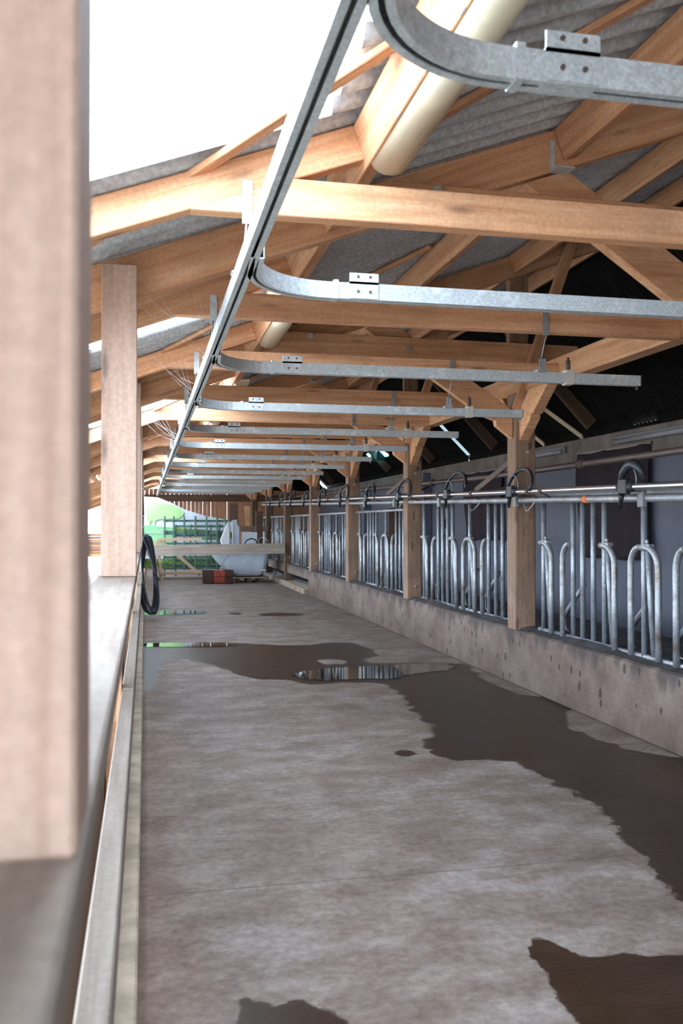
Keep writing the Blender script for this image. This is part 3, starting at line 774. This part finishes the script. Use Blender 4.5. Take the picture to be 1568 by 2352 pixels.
# ------------------------------------------------------------------ feed fence panels between the posts
def hoop(mb, yu, yl, x, zt=1.335, zb=.545, r=.022):
    """inverted J from the upright at yu to the leg at yl"""
    R = abs(yu - yl); sgn = 1 if yl < yu else -1
    ry = min(R, .16); c = yl + sgn * ry
    pts = [(x, yl, zb), (x, yl, zb + .35)]
    for i in range(9):
        an = PI / 2 * i / 8
        pts.append((x, c - sgn * ry * math.cos(an), zt - .15 + .15 * math.sin(an)))
    if R > ry + .02: pts.append((x, yu + sgn * -.0, zt))
    mb.tube(pts, r, 9)
def fence_panel(k):
    y = PF(k); zb = .545; X = 3.50
    lab = 'galvanised feed fence panel just in front of the %s thick post' % PN(k)
    t = thing('feed_fence_panel', (X, y - 1.7, zb), lab, 'feed fence', 'feed fence panels between posts')
    S_ = lambda s_: y - s_
    for s_ in (.31, .885, 1.055, 1.235, 1.415, 1.99, 2.55, 2.75, 2.93, 3.10):
        zt = 1.665 + .0185 * (S_(s_) - 5) if k < 2 else 1.70
        MB().tube([(X, S_(s_), zb), (X, S_(s_), zt)], .0215, 10).build('upright_bar', M['galv_bar'], t)
    for a_, b_ in ((.31, .54), (.885, .755), (1.415, 1.63), (1.99, 1.865), (1.99, 2.23), (2.55, 2.445)):
        mb = MB(); hoop(mb, S_(a_), S_(b_), X - .035, r=.0235); mb.build('hoop', M['galv_hoop'], t)
    for s_ in (.415, 1.505, 2.08):
        lk = MB().tube([(X + .005, S_(s_ + .03), zb + .02), (X - .005, S_(s_), 1.0), (X - .01, S_(s_ - .02), 1.32)], .0225, 9).build('locking_bar', M['galv_bar'], t)
        MB().box(X - .05, X + .0, S_(s_ + .05), S_(s_ - .05), 1.33, 1.36).tube([(X - .03, S_(s_), 1.36), (X - .03, S_(s_), 1.39)], .014, 8).build('pivot', M['galv_dirty'], lk, bevel=.004)
    for s_ in (.62, 1.70, 2.32):
        MB().tube([(X + .06, S_(s_), .72), (X + .10, S_(s_ + .27), 1.0)], .022, 8).tube([(X + .05, S_(s_ - .01), .74), (X + .03, S_(s_ + .07), .60), (X + .03, S_(s_ + .12), .59)], .006, 6).build('trip_arm', M['galv_bar'], t)
    MB().tube([(X, S_(.22), zb + .005), (X, S_(3.35), zb + .005)], .02, 8).build('foot_rail', M['galv_dirty'], t)
    if k >= 2:
        MB().tube([(X, S_(.02), 1.70), (X, S_(3.35), 1.70)], .022, 8).build('head_rail', M['galv_dirty'], t)
for k in range(0, 7): fence_panel(k)

# ------------------------------------------------------------------ pipes along the fence
ZN = lambda y: 1.672 + .0188 * (y - 5.2)      # neck rail
ZM = lambda y: 1.748 + .0183 * (y - 5.1)      # milk pipe
t = thing('neck_pipe', (3.40, 8, ZN(8)), 'dirty galvanised neck pipe along the top of the feed fence', 'pipe')
mb = MB().tube([(3.40, y, ZN(y)) for y in np.linspace(0, 27, 28)], .028, 12); mb.build('pipe', M['galv_dirty'], t)
for y in (5.72, 7.91, 10.17, 12.13, 13.9, 15.7, 17.6, 19.4):
    MB().box(3.352, 3.395, y - .035, y + .035, ZN(y) - .065, ZN(y) + .055).build('clip', M['plastic_grey'], t, bevel=.008)
for y in (6.58,):
    MB().tube([(3.40, y - .035, ZN(y)), (3.40, y + .035, ZN(y))], .032, 12).build('tape', M['orange_tape'], t)['label'] = 'orange tape'
for y, s_ in ((7.6, .28), (11.9, .3), (9.0, .4)):
    MB().tube([(3.36, y - s_ * .5, ZN(y) - .02), (3.35, y - s_ * .1, ZN(y) - .09), (3.35, y + s_ * .1, ZN(y) - .10), (3.36, y + s_ * .4, ZN(y) - .03)], .006, 6).build('wire', M['galv_bar'], t)
t = thing('rear_pipe', (3.56, 6.5, 1.72), 'galvanised pipe directly behind the neck pipe', 'pipe')
MB().tube([(3.56, 0, ZN(0) + .035), (3.56, 7.8, ZN(7.8) + .035)], .026, 10).build('pipe', M['galv'], t)
t = thing('milk_pipe', (3.30, 8, ZM(8)), 'shiny stainless milk pipe above the neck pipe', 'pipe')
MB().tube([(3.30, y, ZM(y)) for y in np.linspace(0, 26.5, 28)], .0255, 14).build('pipe', M['stainless'], t)
for y in (7.18, 7.45, 8.87, 9.96, 11.01, 12.9, 14.6, 16.4, 18.1):
    MB().tube([(3.30, y - .022, ZM(y)), (3.30, y + .022, ZM(y))], .034, 12).tube([(3.30, y, ZM(y) - .02), (3.37, y, ZN(y) + .02)], .008, 6).build('clamp_ring', M['rusty'], t)

TAPS = [5.79, 7.81, 9.62, 11.6, 13.4, 15.3, 17.2, 19.0, 20.8, 22.6, 24.4]
def valve(i, y):
    z = ZM(y)
    t = thing('milk_valve', (3.30, y, z), '%s black milk valve with hose on the shiny pipe, counted away from the viewer' % ORD[i], 'valve', 'milk valves on the pipe')
    MB().tube([(3.30, y - .10, z), (3.30, y + .10, z)], .038, 12).box(3.255, 3.30, y - .055, y + .055, z - .05, z + .055).build('valve_body', M['rubber'], t, bevel=.006)
    MB().tube([(3.27, y + .02, z - .05), (3.30, y + .10, z - .14)], [.022, .012], 8).build('lever', M['rubber'], t)
    L = (.60, .52, .66)[i % 3]; H = (.17, .15, .18)[i % 3]
    pts = []
    for j in range(15):
        an = PI * (1.0 - j / 14 * (1.12 if i % 2 else 1.0))
        pts.append((3.285 + .04 * math.sin(an), y - L / 2 + .08 - L / 2 * math.cos(an), z + .05 + H * math.sin(an)))
    if i == 0:
        pts = [(3.28, y + .05, z + .05), (3.27, y + .0, z + .10), (3.27, y - .07, z + .145), (3.27, y - .14, z + .155), (3.28, y - .20, z + .12), (3.30, y - .22, z + .05)]
        MB().tube(pts, [.022, .03, .034, .034, .026, .02], 10).build('hose', M['hose'], t)
    else:
        MB().tube(pts, .0165, 9).build('hose', M['hose'], t)
    MB().tube([(3.29, y - .02 + .2 * math.cos(a_) * .6, z + .05 + .10 * math.sin(a_)) for a_ in np.linspace(-.3, PI + .3, 12)], .004, 5).build('wire_loop', M['galv_bar'], t)
for i, y in enumerate(TAPS): valve(i, y)

t = thing('vacuum_pipe', (3.90, 8, 2.05), 'brown pipe above and behind the feed fence', 'pipe')
MB().tube([(3.90, y, 2.05 + (.0135 * (y - 10) if y > 10 else 0)) for y in np.linspace(0, 24, 40)], .03, 12).build('pipe', M['brown_pipe'], t)
for y in (4.2, 7.65, 12.06, 15.8):
    z = 2.05 + (.0135 * (y - 10) if y > 10 else 0)
    MB().tube([(3.9, y - .06, z), (3.9, y - .03, z), (3.9, y + .03, z), (3.9, y + .06, z)], [.034, .048, .048, .034], 12).build('sleeve', M['rusty'], t)
for k in range(0, 5):
    y = PF(k)
    t = thing('pipe_bracket', (3.42, y - .03, 2.2), 'rusty flat bar bracket slanting from the %s thick post' % PN(k), 'bracket', 'rusty pipe brackets')
    MB().obox((3.50, y - .03, 2.24), (3.335, y + .98, 1.83 + .018 * (y - 7)), .012, .055).build('bar', M['rusty'], t)
    MB().tube([(3.46, y - .055, 2.17), (3.46, y - .035, 2.17)], .014, 8).build('bolt', M['bolt'], t)
    MB().tube([(3.40, y + .75, 1.80), (3.90, y + .75, 2.03)], .012, 6).build('cross_bar', M['rusty'], t)

# ------------------------------------------------------------------ cloths on the stall wall
def cloth(y0, y1, z0, z1, label):
    mb = MB(); n, m_ = 40, 14
    for j in range(m_ + 1):
        for i in range(n + 1):
            u, v_ = i / n, j / m_
            y = y0 + (y1 - y0) * u; z = z1 + (z0 - z1) * v_
            ed = .07 * math.sin(v_ * 5.2) * (u > .97) + .03 * math.sin(v_ * 4) * (u < .03)
            mb.v.append((5.93 - .018 * math.sin(u * 22 + v_ * 2) * (.3 + v_), y + ed, z + .012 * math.sin(u * 14)))
    for j in range(m_):
        for i in range(n):
            o_ = j * (n + 1) + i
            mb.f.append((o_, o_ + 1, o_ + n + 2, o_ + n + 1)); mb.sm.append(True)
    t = thing('hanging_cloth', (5.95, (y0 + y1) / 2, z1), label, 'cloth', 'dark cloths on the stall wall')
    o = mb.build('sheet', M['curtain'], t)
    so = o.modifiers.new('thick', 'SOLIDIFY'); so.thickness = .008
    timber('batten', (5.94, y0 - .02, z1 + .015), (5.94, y1 + .02, z1 + .015), .02, .035, M['grey_wood'], parent=t)
cloth(9.88, 11.75, 1.05, 2.47, 'larger purple brown cloth hanging on the stall wall')
cloth(14.5, 16.4, 1.21, 2.44, 'farther purple brown cloth behind the fence bars')
t = thing('cable', (5.96, 18.3, 1.4), 'black cable hanging on the stall wall beside the pilaster', 'cable')
MB().tube([(5.95, 17.6, 2.3), (5.93, 17.6, 1.6), (5.90, 17.5, 1.3), (5.9, 17.1, 1.15), (5.9, 16.9, 1.0), (5.92, 17.6, .95)], .014, 8).build('wire', M['rubber'], t)
MB().box(5.9, 5.95, 17.5, 17.72, 1.42, 1.6).build('plug_box', M['rubber'], t, bevel=.005)
for i, (a_, b_) in enumerate((((5.75, 13.55, 3.15), (6.02, 13.0, 2.72)), ((5.7, 12.35, 3.2), (6.02, 11.75, 2.72)))):
    timber('loose_board', a_, b_, .12, .02, M['pine_new'], ['narrower', 'wider'][i] + ' pale board leaning above the stall wall', 'board', up=(1, 0, 1))

# ------------------------------------------------------------------ hose coil on the left
t = thing('hose_coil', (.04, 14.5, .1), 'black hose coil hanging beside the left fence', 'hose')
for q in range(7):
    dx = random.uniform(-.03, .03); dy = (q - 3) * .032; s1 = random.uniform(.88, 1.06); tw = .05 * (q - 3)
    pts = []
    for i in range(30):
        an = 2 * PI * i / 30
        zz = .70 + .60 * s1 * math.sin(an)
        wd = .105 * s1 * (1 - .35 * math.sin(an))
        pts.append((.035 + dx * .6 + wd * math.cos(an) - .04 * math.sin(an) + tw * .3 * math.sin(an), 14.5 + dy + .02 * math.cos(an * 2), max(zz, .085 + .01 * q)))
    MB().tube(pts, .020, 8, closed=True).build('loop', M['hose'], t)
t = thing('hose_riser', (-.055, 14.5, 1.3), 'upright dark pipe feeding the black hose coil', 'pipe')
MB().tube([(-.072, 14.5, 2.66), (-.068, 14.5, 2.0), (-.055, 14.5, 1.62)], .028, 10).tube([(-.055, 14.5, 1.62), (-.05, 14.5, 1.30), (.02, 14.5, 1.22)], .018, 10).build('pipe', M['hose'], t)
for z in (1.62, 2.05, 1.45):
    MB().tube([(-.062, 14.5, z - .02), (-.062, 14.5, z + .02)], .036, 10).build('collar', M['galv_dirty'], t)

# ------------------------------------------------------------------ far end
# grey barrier board
t = thing('barrier_board', (1.7, 22.15, .74), 'broad grey board across the alley in front of the tub', 'board')
timber('plank', (-.04, 22.15, .865), (3.36, 22.15, .905), .05, .255, M['grey_wood'], parent=t)
# green gate stack
t = thing('metal_gate', (1.3, 25, .25), 'green painted steel gate of bars before the banner', 'gate')
for x in (.50, .74, 1.02, 1.32, 1.62, 1.91, 2.15):
    MB().box(x - .022, x + .022, 24.97, 25.01, 0 if x in (.50, 2.15) else .26, 1.72).build('upright_bar', M['green_paint'], t, bevel=.004)
for z, h_ in ((1.59, .06), (1.27, .11), (1.10, .04), (.975, .06), (.60, .05), (.40, .05), (.29, .04)):
    MB().box(.46, 2.2, 25.012, 25.05, z - h_ / 2, z + h_ / 2).build('cross_bar', M['green_paint'], t, bevel=.004)
t = thing('metal_gate', (1.4, 25.15, .25), 'second green gate leaning directly behind the first', 'gate')
for x in (.80, 1.2, 1.75, 1.98):
    MB().box(x - .018, x + .018, 25.15, 25.19, 0 if x in (.80, 1.98) else .26, 1.5).build('upright_bar', M['green_paint'], t, bevel=.004)
for z in (1.44, 1.20, .5, .34):
    MB().box(.76, 2.1, 25.192, 25.22, z - .03, z + .03).build('cross_bar', M['green_paint'], t, bevel=.004)
# banner
t = thing('banner', (1, 25.5, .3), 'white and green cow banner hung across the far end', 'banner')
top = [(-.07, 2.26), (.33, 2.24), (.69, 2.09), (1.07, 1.90), (1.64, 1.73), (2.12, 1.64), (2.5, 1.5)]
def topz(x):
    for (a_, za), (b_, zb_) in zip(top, top[1:]):
        if a_ <= x <= b_: return za + (zb_ - za) * (x - a_) / (b_ - a_)
    return top[-1][1]
mb = MB(); n, m_ = 40, 12
for i in range(n + 1):
    x = -.07 + 2.57 * i / n
    for j in range(m_ + 1):
        z = topz(x) + (.28 - topz(x)) * j / m_
        mb.v.append((x, 25.5 + .02 * math.sin(3 * x + j * .7) * min(1, x + .07), z))
for i in range(n):
    for j in range(m_):
        o_ = i * (m_ + 1) + j
        mb.f.append((o_, o_ + 1, o_ + m_ + 2, o_ + m_ + 1)); mb.sm.append(True)
o = mb.build('cloth', M['banner_white'], t); so = o.modifiers.new('thick', 'SOLIDIFY'); so.thickness = .004
cow = [(.03,1.9),(.04,2.01),(.09,2.09),(.24,2.11),(.42,2.08),(.6,2.06),(.72,2.03),(.91,1.93),(1.04,1.84),(1.0,1.74),(.89,1.66),(.76,1.66),(.54,1.65),(.36,1.64),(.29,1.61),(.25,1.59),(.25,1.42),(.21,1.42),(.19,1.52),(.16,1.61),(.12,1.55),(.1,1.46),(.07,1.46),(.06,1.59),(.02,1.63),(.02,1.74)]
MB().prism(cow, 'y', 25.458, 25.462).build('cow_print', M['banner_lime'], t)
MB().prism([(-.07, 1.47), (.26, 1.45), (.51, 1.42), (.76, 1.41), (.76, .85), (-.07, .80)], 'y', 25.462, 25.466).build('green_print', M['banner_green'], t)
MB().prism([(-.07, .55), (2.4, .55), (2.4, .30), (-.07, .30)], 'y', 25.462, 25.466).build('grass_print', M['grass_print'], t)
MB().prism([(.76, 1.41), (1.5, 1.35), (2.4, 1.28), (2.4, 1.1), (1.4, 1.16), (.76, 1.2)], 'y', 25.462, 25.466).build('hill_print', M['grass_print'], t)
def text(body, x, z, size, y=25.452):
    cu = bpy.data.curves.new('lettering', 'FONT'); cu.body = body; cu.size = size; cu.extrude = .001
    cu.materials.append(M['banner_text'])
    o = bpy.data.objects.new('lettering', cu); COL.objects.link(o)
    o.parent = None
    bpy.context.view_layer.update()
    me = bpy.data.meshes.new_from_object(o.evaluated_get(bpy.context.evaluated_depsgraph_get()))
    bpy.data.objects.remove(o); me.materials.clear(); me.materials.append(M['banner_text'])
    o = bpy.data.objects.new('lettering', me); COL.objects.link(o)
    o.parent = t; o.location = Vector((x, y, z)) - Vector(t['base']); o.rotation_euler = (PI / 2, 0, 0)
    return o
l1 = text('www.', .0, 1.25, .115); l1.scale = (.82, 1, 1)
l2 = text('VACH VER', .215, 1.24, .15); l2.scale = (.76, 1, 1)
# pale wooden frame
t = thing('wooden_frame', (.9, 24, .1), 'new pale timber frame with diagonal boards', 'frame')
def bd(nm, p, q, w=.075, y=24.0): timber(nm, (p[0], y, p[1]), (q[0], y, q[1]), .03, w, M['pine_new'], parent=t)
bd('top_bar', (.30, 1.095), (1.44, 1.115)); bd('upright', (1.41, 1.08), (1.41, .02), .07, 24.035); bd('slanted_upright', (.30, 1.07), (.41, .02), .07, 24.035)
bd('bottom_bar', (.36, .225), (1.42, .245), .085); bd('diagonal', (.36, 1.08), (1.40, .17), .085, 24.075)
bd('rear_upright', (.235, 1.08), (.25, .02), .07, 24.3); bd('rear_diagonal', (.22, .50), (.42, .04), .07, 24.34)
# floor sill board at the back
timber('floor_board', (.2, 24.7, .04), (1.7, 24.7, .04), .12, .10, M['grey_wood'], 'grey board lying on the floor behind the pale frame', 'board')
# red crate
t = thing('crate', (1.78, 23.15, 0), 'open wooden crate with red boards on the floor', 'crate')
def cbx(nm, x0, x1, y0, y1, z0, z1, m_): MB().box(x0, x1, y0, y1, z0, z1).build(nm, M[m_], t, bevel=.004)
for r_, (z0, z1) in enumerate(((.015, .17), (.18, .335))):
    cbx('dark_board', 1.41, 1.66, 22.98, 23.0, z0, z1, 'darkred'); cbx('red_board', 1.665, 1.95, 22.975, 22.995, z0, z1, 'red'); cbx('dark_board', 1.955, 2.17, 22.98, 23.0, z0, z1, 'darkred')
    cbx('end_board', 1.40, 1.42, 23.0, 23.28, z0, z1, 'darkred'); cbx('end_board', 2.15, 2.17, 23.0, 23.28, z0, z1, 'darkred'); cbx('rear_board', 1.41, 2.16, 23.28, 23.30, z0, z1, 'darkred')
cbx('bottom', 1.42, 2.15, 23.0, 23.28, .0, .015, 'darkred')
timber('loose_stick', (1.42, 22.95, .37), (1.80, 23.1, .335), .02, .012, M['lightwhite'], 'thin white strip lying across the crate top', 'strip')
t = thing('pipe_offcut', (1.86, 23.2, .37), 'white pipe ring resting on the crate', 'pipe')
MB().tube([(1.86 + .035 * math.cos(a_), 22.99, .375 + .035 * math.sin(a_)) for a_ in np.linspace(0, 2 * PI, 16, endpoint=False)], .012, 6, closed=True).build('ring', M['lightwhite'], t)
# pallet and tub
t = thing('pallet', (2.6, 23.7, 0), 'grey pallet under the plastic tub', 'pallet')
for x in (2.30, 2.60, 2.90):
    MB().box(x - .06, x + .06, 23.3, 24.1, .0, .11).build('block', M['dark_wood'], t)
for i in range(5):
    MB().box(2.2, 3.05, 23.28 + i * .18, 23.40 + i * .18, .11, .14).build('slat', M['grey_wood'], t)
t = thing('tub', (2.6, 23.7, .14), 'large grey white plastic tub on the pallet', 'tub')
mb = MB()
rings = [(.165, 2.28, 2.92, 23.4, 24.0, .10), (.22, 2.20, 2.98, 23.36, 24.04, .12), (.34, 1.98, 3.05, 23.33, 24.08, .14), (.55, 1.78, 3.10, 23.30, 24.1, .15), (.76, 1.63, 3.16, 23.27, 24.13, .16), (.78, 1.60, 3.18, 23.25, 24.15, .16), (.77, 1.66, 3.12, 23.31, 24.09, .13), (.40, 2.0, 3.0, 23.38, 24.02, .12)]
N = 32
def rrect(x0, x1, y0, y1, r_, n=N):
    out_ = []
    for c_, (cx, cy) in enumerate(((x1 - r_, y1 - r_), (x0 + r_, y1 - r_), (x0 + r_, y0 + r_), (x1 - r_, y0 + r_))):
        for i in range(n // 4):
            an = PI / 2 * (c_ + i / (n // 4 - 1)); out_.append((cx + r_ * math.cos(an), cy + r_ * math.sin(an)))
    return out_
for z, x0, x1, y0, y1, r_ in rings:
    mb.v += [(x, y, z) for x, y in rrect(x0, x1, y0, y1, r_)]
for i in range(len(rings) - 1):
    for j in range(N):
        j2 = (j + 1) % N; mb.f.append((i * N + j, i * N + j2, (i + 1) * N + j2, (i + 1) * N + j)); mb.sm.append(True)
mb.f.append(tuple(range(N - 1, -1, -1))); mb.sm.append(False)
mb.f.append(tuple((len(rings) - 1) * N + j for j in range(N))); mb.sm.append(False)
mb.build('shell', M['tub'], t)
MB().box(2.86, 3.02, 23.26, 23.30, .30, .33).build('latch', M['white_paint'], t)
# things standing in the tub
o = MB().add([(2.04, 23.6, .45), (2.12, 23.6, .45), (2.13, 23.6, 1.25), (2.12, 23.62, 1.46), (2.07, 23.63, 1.57), (1.88, 23.6, 1.1), (2.05, 23.85, .45), (2.12, 23.85, .45), (2.14, 23.8, 1.25), (2.125, 23.72, 1.46), (2.075, 23.66, 1.56), (1.92, 23.82, 1.1)],
             [(0, 1, 2, 3, 4, 5), (11, 10, 9, 8, 7, 6), (0, 6, 7, 1), (1, 7, 8, 2), (2, 8, 9, 3), (3, 9, 10, 4), (4, 10, 11, 5), (5, 11, 6, 0)]).build('sack', M['lightwhite'], None, (2.0, 23.7, .45), .02)
tag(o, 'pointed white sack standing in the tub', 'sack')
o = MB().prism([(2.26, .45), (2.20, 1.59), (2.24, 1.61), (2.34, 1.62), (2.35, 1.50), (2.40, 1.43), (2.41, .45)], 'y', 23.85, 23.95).build('panel', M['tub'], None, (2.3, 23.9, .45), .01)
tag(o, 'tall grey panel upright in the tub', 'panel')
o = MB().box(2.49, 2.89, 24.0, 24.05, .45, 1.29).build('board', M['lightwhite'], None, (2.7, 24.0, .45), .004)
tag(o, 'white square board at the back of the tub', 'board')
timber('board', (2.60, 25.74, 1.375), (3.42, 25.74, 1.375), .03, .15, M['post_dirty'], 'short brown board above the white square board', 'board')
o = MB().prism([(2.74, 2.02), (2.90, 2.02), (2.89, 1.47), (2.84, 1.36), (2.78, 1.36)], 'y', 25.756, 25.79).build('board', M['pine'], None, (2.8, 25.77, 1.4), .004)
tag(o, 'orange plank with pointed end above the short brown board', 'board')
o = MB().box(2.93, 3.12, 24.6, 24.7, .0, 1.85).build('board', M['dark_wood'], None, (3, 24.6, .2), .004)
tag(o, 'dark upright board near the farther post', 'board')
o = MB().box(2.32, 2.56, 25.9, 25.95, 0, 2.1).build('board', M['dark_wood'], None, (2.4, 25.9, 0), .004)
tag(o, 'tall dark board behind the grey panel', 'board')
t = thing('hose_arc', (2.68, 23.6, .9), 'black hose arched over the tub contents', 'hose')
MB().tube([(2.50, 23.6, .72), (2.51, 23.6, .98), (2.57, 23.6, 1.08), (2.69, 23.6, 1.13), (2.81, 23.6, 1.08), (2.84, 23.6, .98), (2.84, 23.6, .72)], .016, 8).build('tube', M['hose'], t)
t = thing('wire', (3.0, 23.6, .9), 'thin pale wire curling from the tub', 'wire')
MB().tube([(2.86, 23.6, .72), (2.88, 23.6, 1.1), (2.96, 23.6, 1.16), (3.06, 23.6, 1.13), (3.14, 23.6, 1.05)], .006, 6).build('strand', M['lightwhite'], t)
t = thing('cord', (1.9, 23.25, .5), 'dark cord hanging down the front of the tub', 'cord')
MB().tube([(2.13, 23.24, .80), (1.98, 23.23, .60), (1.86, 23.2, .44)], .005, 6).tube([(1.84, 23.2, .44), (1.82, 23.15, .30)], .012, 6).build('strand', M['rubber'], t)

# lumber beyond the left fence
t = thing('lumber_rack', (-1.5, 26, 0), 'dark timber rack of offcuts beyond the left fence', 'rack')
for x in (-2.3, -1.62, -1.05):
    MB().box(x - .05, x + .05, 25.6, 25.7, 0, 1.9).build('upright', M['pine'], t)
MB().box(-2.4, -1.0, 25.55, 26.4, .62, .70).build('shelf', M['pine'], t)
for i in range(7):
    z = .737 + .077 * i
    timber('plank', (-2.35 + .05 * (i % 3), 25.9 + .03 * (i % 2), z), (-1.0 - .07 * (i % 2), 25.95, z), .30, .07, M['pine_pale'] if i % 2 else M['pine'],
           '%s plank up in the rack beyond the left fence' % ORD[i], 'plank', 'planks in the rack')
o = MB().tube([(-1.55, 22.0, 0), (-1.55, 22.0, .42)], .13, 16).build('bucket', M['lightwhite'], None, (-1.55, 22, 0)); tag(o, 'white drum on the ground beyond the left fence', 'drum')

# ------------------------------------------------------------------ puddles
def puddle(pts, label, z=.004):
    P = [Vector((x, y, 0)) for x, y in pts]; n = len(P); out_ = []
    for i in range(n):
        p0, p1, p2, p3 = P[i - 1], P[i], P[(i + 1) % n], P[(i + 2) % n]
        for s_ in range(6):
            u = s_ / 6
            q = .5 * ((2 * p1) + (p2 - p0) * u + (2 * p0 - 5 * p1 + 4 * p2 - p3) * u * u + (3 * p1 - p0 - 3 * p2 + p3) * u ** 3)
            out_.append((max(-.02, q.x + random.uniform(-.015, .015)), q.y + random.uniform(-.03, .03), z))
    mb = MB(); mb.v = out_; mb.f = [tuple(range(len(out_)))]; mb.sm = [False]
    return tag(mb.build('puddle', M['water'], None, (P[0].x, P[0].y, 0)), label, 'puddle', 'puddles on the alley floor', 'thing')
puddle([(1.45,9.0),(1.75,9.20),(2.08,9.30),(2.55,9.32),(2.95,9.35),(3.2,9.15),(3.0,8.85),(2.75,8.8),(2.49,8.62),(2.32,8.5),(2.0,8.55),(1.7,8.55),(1.45,8.75)], 'still puddle mirroring the fence bars')
puddle([(-.01,15.95),(.34,16.0),(.86,15.9),(1.0,15.55),(.88,15.3),(.46,15.25),(-.01,15.28)], 'far puddle at the foot of the hose coil')
puddle([(-.01,11.66),(.46,11.64),(1.0,11.45),(1.1,11.2),(.7,11.15),(.34,11.27),(-.01,11.35)], 'thin puddle beside the left sill')

# ------------------------------------------------------------------ cobwebs on the track rail
mb = MB()
for k in range(2, 9):
    y = TY(k)
    for q in range(7):
        p = Vector((XT - .02 + random.uniform(-.03, .03), y - random.uniform(.1, .7), ZT + random.uniform(.02, .1)))
        e = Vector((random.uniform(-.1, .30), y + random.uniform(-.25, -.01), random.uniform(2.66, 2.86)))
        mid = (p + e) / 2 - Vector((0, 0, random.uniform(.0, .05)))
        mb.tube([p, mid, e], .0006, 3, caps=False)
o = mb.build('cobweb', M['lightwhite'], None, (XT, TY(2), ZT)); tag(o, 'fine pale cobwebs strung between track rail and joists', 'cobweb', None, 'stuff')
